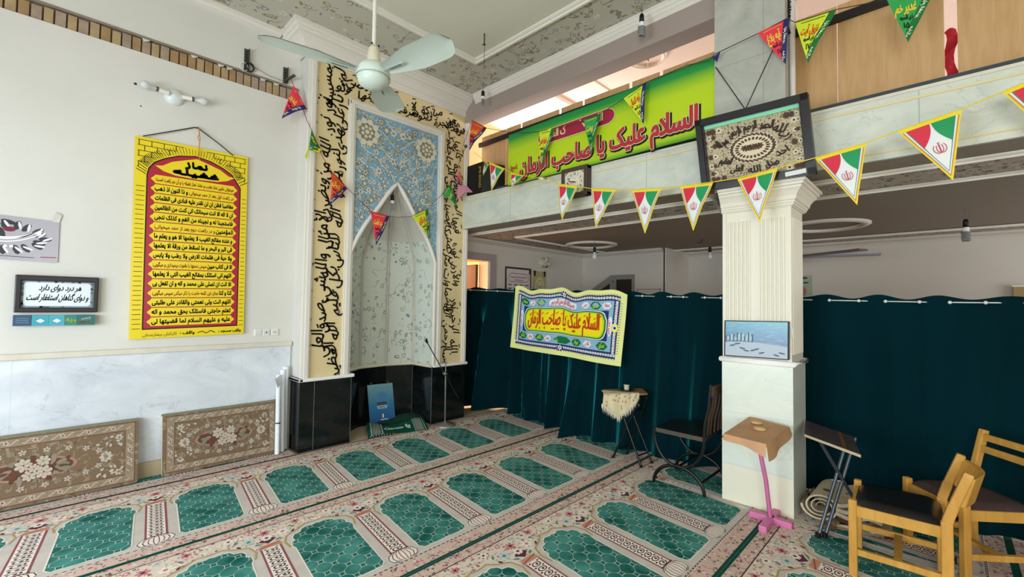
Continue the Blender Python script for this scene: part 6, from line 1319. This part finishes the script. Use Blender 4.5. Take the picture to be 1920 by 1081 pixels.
t = thing('flag_bunting', 'bunting of small red, green and white triangle flags with yellow edges along the balcony', 'bunting', (3.4, 1.9, 2.4))
FY_ = M('flag_yellow', '#e8cf2e', .6); FO = M('flag_edge_orange', '#c98d4a', .6); FR_ = M('flag_red', '#cf2f45', .6); FG = M('flag_green', '#1e9156', .6); FW_ = M('flag_white', '#dfe3e4', .6); FDG = M('flag_line_green', '#3d8a72', .6)
FL = [((3.56, 3.97, 3.17), (3.54, 3.86, 3.09), (3.56, 3.97, 2.98)), ((3.44, 3.74, 3.07), (3.46, 3.52, 2.955), (3.47, 3.73, 2.745)), ((3.45, 3.40, 2.88), (3.45, 3.215, 2.815), (3.50, 3.44, 2.735)), ((3.42, 3.06, 2.768), (3.50, 2.90, 2.74), (3.42, 2.93, 2.70)),
      ((3.4, 2.714, 2.628), (3.4, 2.464, 2.558), (3.42, 2.665, 2.264)), ((3.4, 2.315, 2.512), (3.4, 2.058, 2.459), (3.42, 2.273, 2.149)), ((3.4, 1.908, 2.429), (3.4, 1.640, 2.402), (3.41, 1.785, 2.047)), ((3.4, 1.486, 2.388), (3.4, 1.234, 2.377), (3.41, 1.387, 2.030)),
      ((3.4, 1.066, 2.373), (3.4, .808, 2.395), (3.41, .922, 2.041)), ((3.4, .595, 2.418), (3.4, .334, 2.452), (3.41, .381, 2.085)), ((3.4, .187, 2.486), (3.4, -.075, 2.538), (3.41, -.037, 2.160)), ((3.4, -.225, 2.583), (3.4, -.48, 2.66), (3.41, -.40, 2.29))]
LB_ = ['first flag, half hidden behind the loudspeaker', 'flag hanging before the loudspeaker', 'flag over the left end of the green banner', 'flag turned edge-on above the clock', 'flag covering the lower left of the wall clock', 'flag just right of the clock', 'second flag right of the clock', 'flag left of the column capital', 'flag in front of the column capital', 'flag just right of the carved picture', 'large flag at the right on the balcony marble', 'last flag cut by the right picture edge']
b = MB(); P = [(3.6, 4.2, 3.33)]
for p, q, _t in FL: P += [p, q]
b.tube([(a, c, z + .004) for a, c, z in P] + [(3.4, -.8, 2.78)], .0035, FY_, 5); b.build('cord', t)
for k, ((p, q, tip), lb) in enumerate(zip(FL, LB_)):
    f = tri_map(p, q, tip, .014, k * 1.3); b = MB(); C0 = (.5, -.33)
    def shrink(s): return [(C0[0] + (u - C0[0]) * s, C0[1] + (v - C0[1]) * s) for u, v in ((0, 0), (1, 0), (.5, -1))]
    def fill(T, h, m):     # triangle split into strips so that it follows the bow
        (a, c), (d, e), (g, i_) = T; n = 6
        for j in range(n):
            x0, x1 = j / n, (j + 1) / n; A0 = (a + (g - a) * x0, c + (i_ - c) * x0); B0_ = (d + (g - d) * x0, e + (i_ - e) * x0); A1_ = (a + (g - a) * x1, c + (i_ - c) * x1); B1_ = (d + (g - d) * x1, e + (i_ - e) * x1)
            for w in range(4):
                l = lambda Pq, Qq, s: f(Pq[0] + (Qq[0] - Pq[0]) * s, Pq[1] + (Qq[1] - Pq[1]) * s, h); b.add([l(A0, B0_, w / 4), l(A0, B0_, (w + 1) / 4), l(A1_, B1_, (w + 1) / 4), l(A1_, B1_, w / 4)], [(0, 1, 2, 3)], m)
    fill([(0, 0), (1, 0), (.5, -1)], 0, FY_); fl = b.build('flag', t); fl['label'] = lb
    b = MB(); T = shrink(.90); T = [(u, min(v, -.055)) for u, v in T]
    fill(T, .0012, FO); T = [(.5 + (u - .5) * .94, v + (.0 if v > -.5 else .035)) for u, v in T]; fill(T, .0024, FW_); T2 = [(.5 + (u - .5) * .93, v + (0 if v > -.5 else .04)) for u, v in T]; fill(T2, .0036, FDG); T3 = [(.5 + (u - .5) * .96, v + (0 if v > -.5 else .02)) for u, v in T2]; fill(T3, .0048, FW_)
    (a, c), (d, e), (g, i_) = T3
    nb = 7
    for s, m in ((0, FR_), (1, FG)):
        e0 = .5 - .012 if s == 0 else .5 + .012
        out = [(a if s == 0 else d, c)]; edge = []
        for j in range(nb + 1):
            x = j / nb; v = c - (.40) * x; ex_ = (a + (g - a) * ((v - c) / (i_ - c))) if s == 0 else (d + (g - d) * ((v - c) / (i_ - c)))
            ci = e0 + (-1 if s == 0 else 1) * .30 * (x ** 2.1) * .9; ci = max(ci, ex_) if s == 0 else min(ci, ex_); edge.append((ex_, ci, v))
        for (x0, c0, v0), (x1, c1, v1) in zip(edge, edge[1:]): b.add([f(x0, v0, .006), f(c0, v0, .006), f(c1, v1, .006), f(x1, v1, .006)], [(0, 1, 2, 3)], m)
    ec = (.5, -.47); RE = M('emblem_red', '#c2304a', .6); asp = 1.0
    w_, hq = .10, .082
    b.line([(ec[0], ec[1] - hq), (ec[0], ec[1] + hq * .9)], .02, f, .0075, RE)
    for s in (-1, 1):
        for r_o in (.5, 1.0): b.line([(ec[0] + s * w_ * r_o * math.sin(i * .27 + .22), ec[1] - hq * (1 if r_o > .8 else .85) * math.cos(i * .27 + .22)) for i in range(9)], .012, f, .0075, RE)
    b.line([(ec[0] - .02, ec[1] + hq * 1.05), (ec[0] + .02, ec[1] + hq * 1.05)], .012, f, .0075, RE)
    b.build('printing', fl)
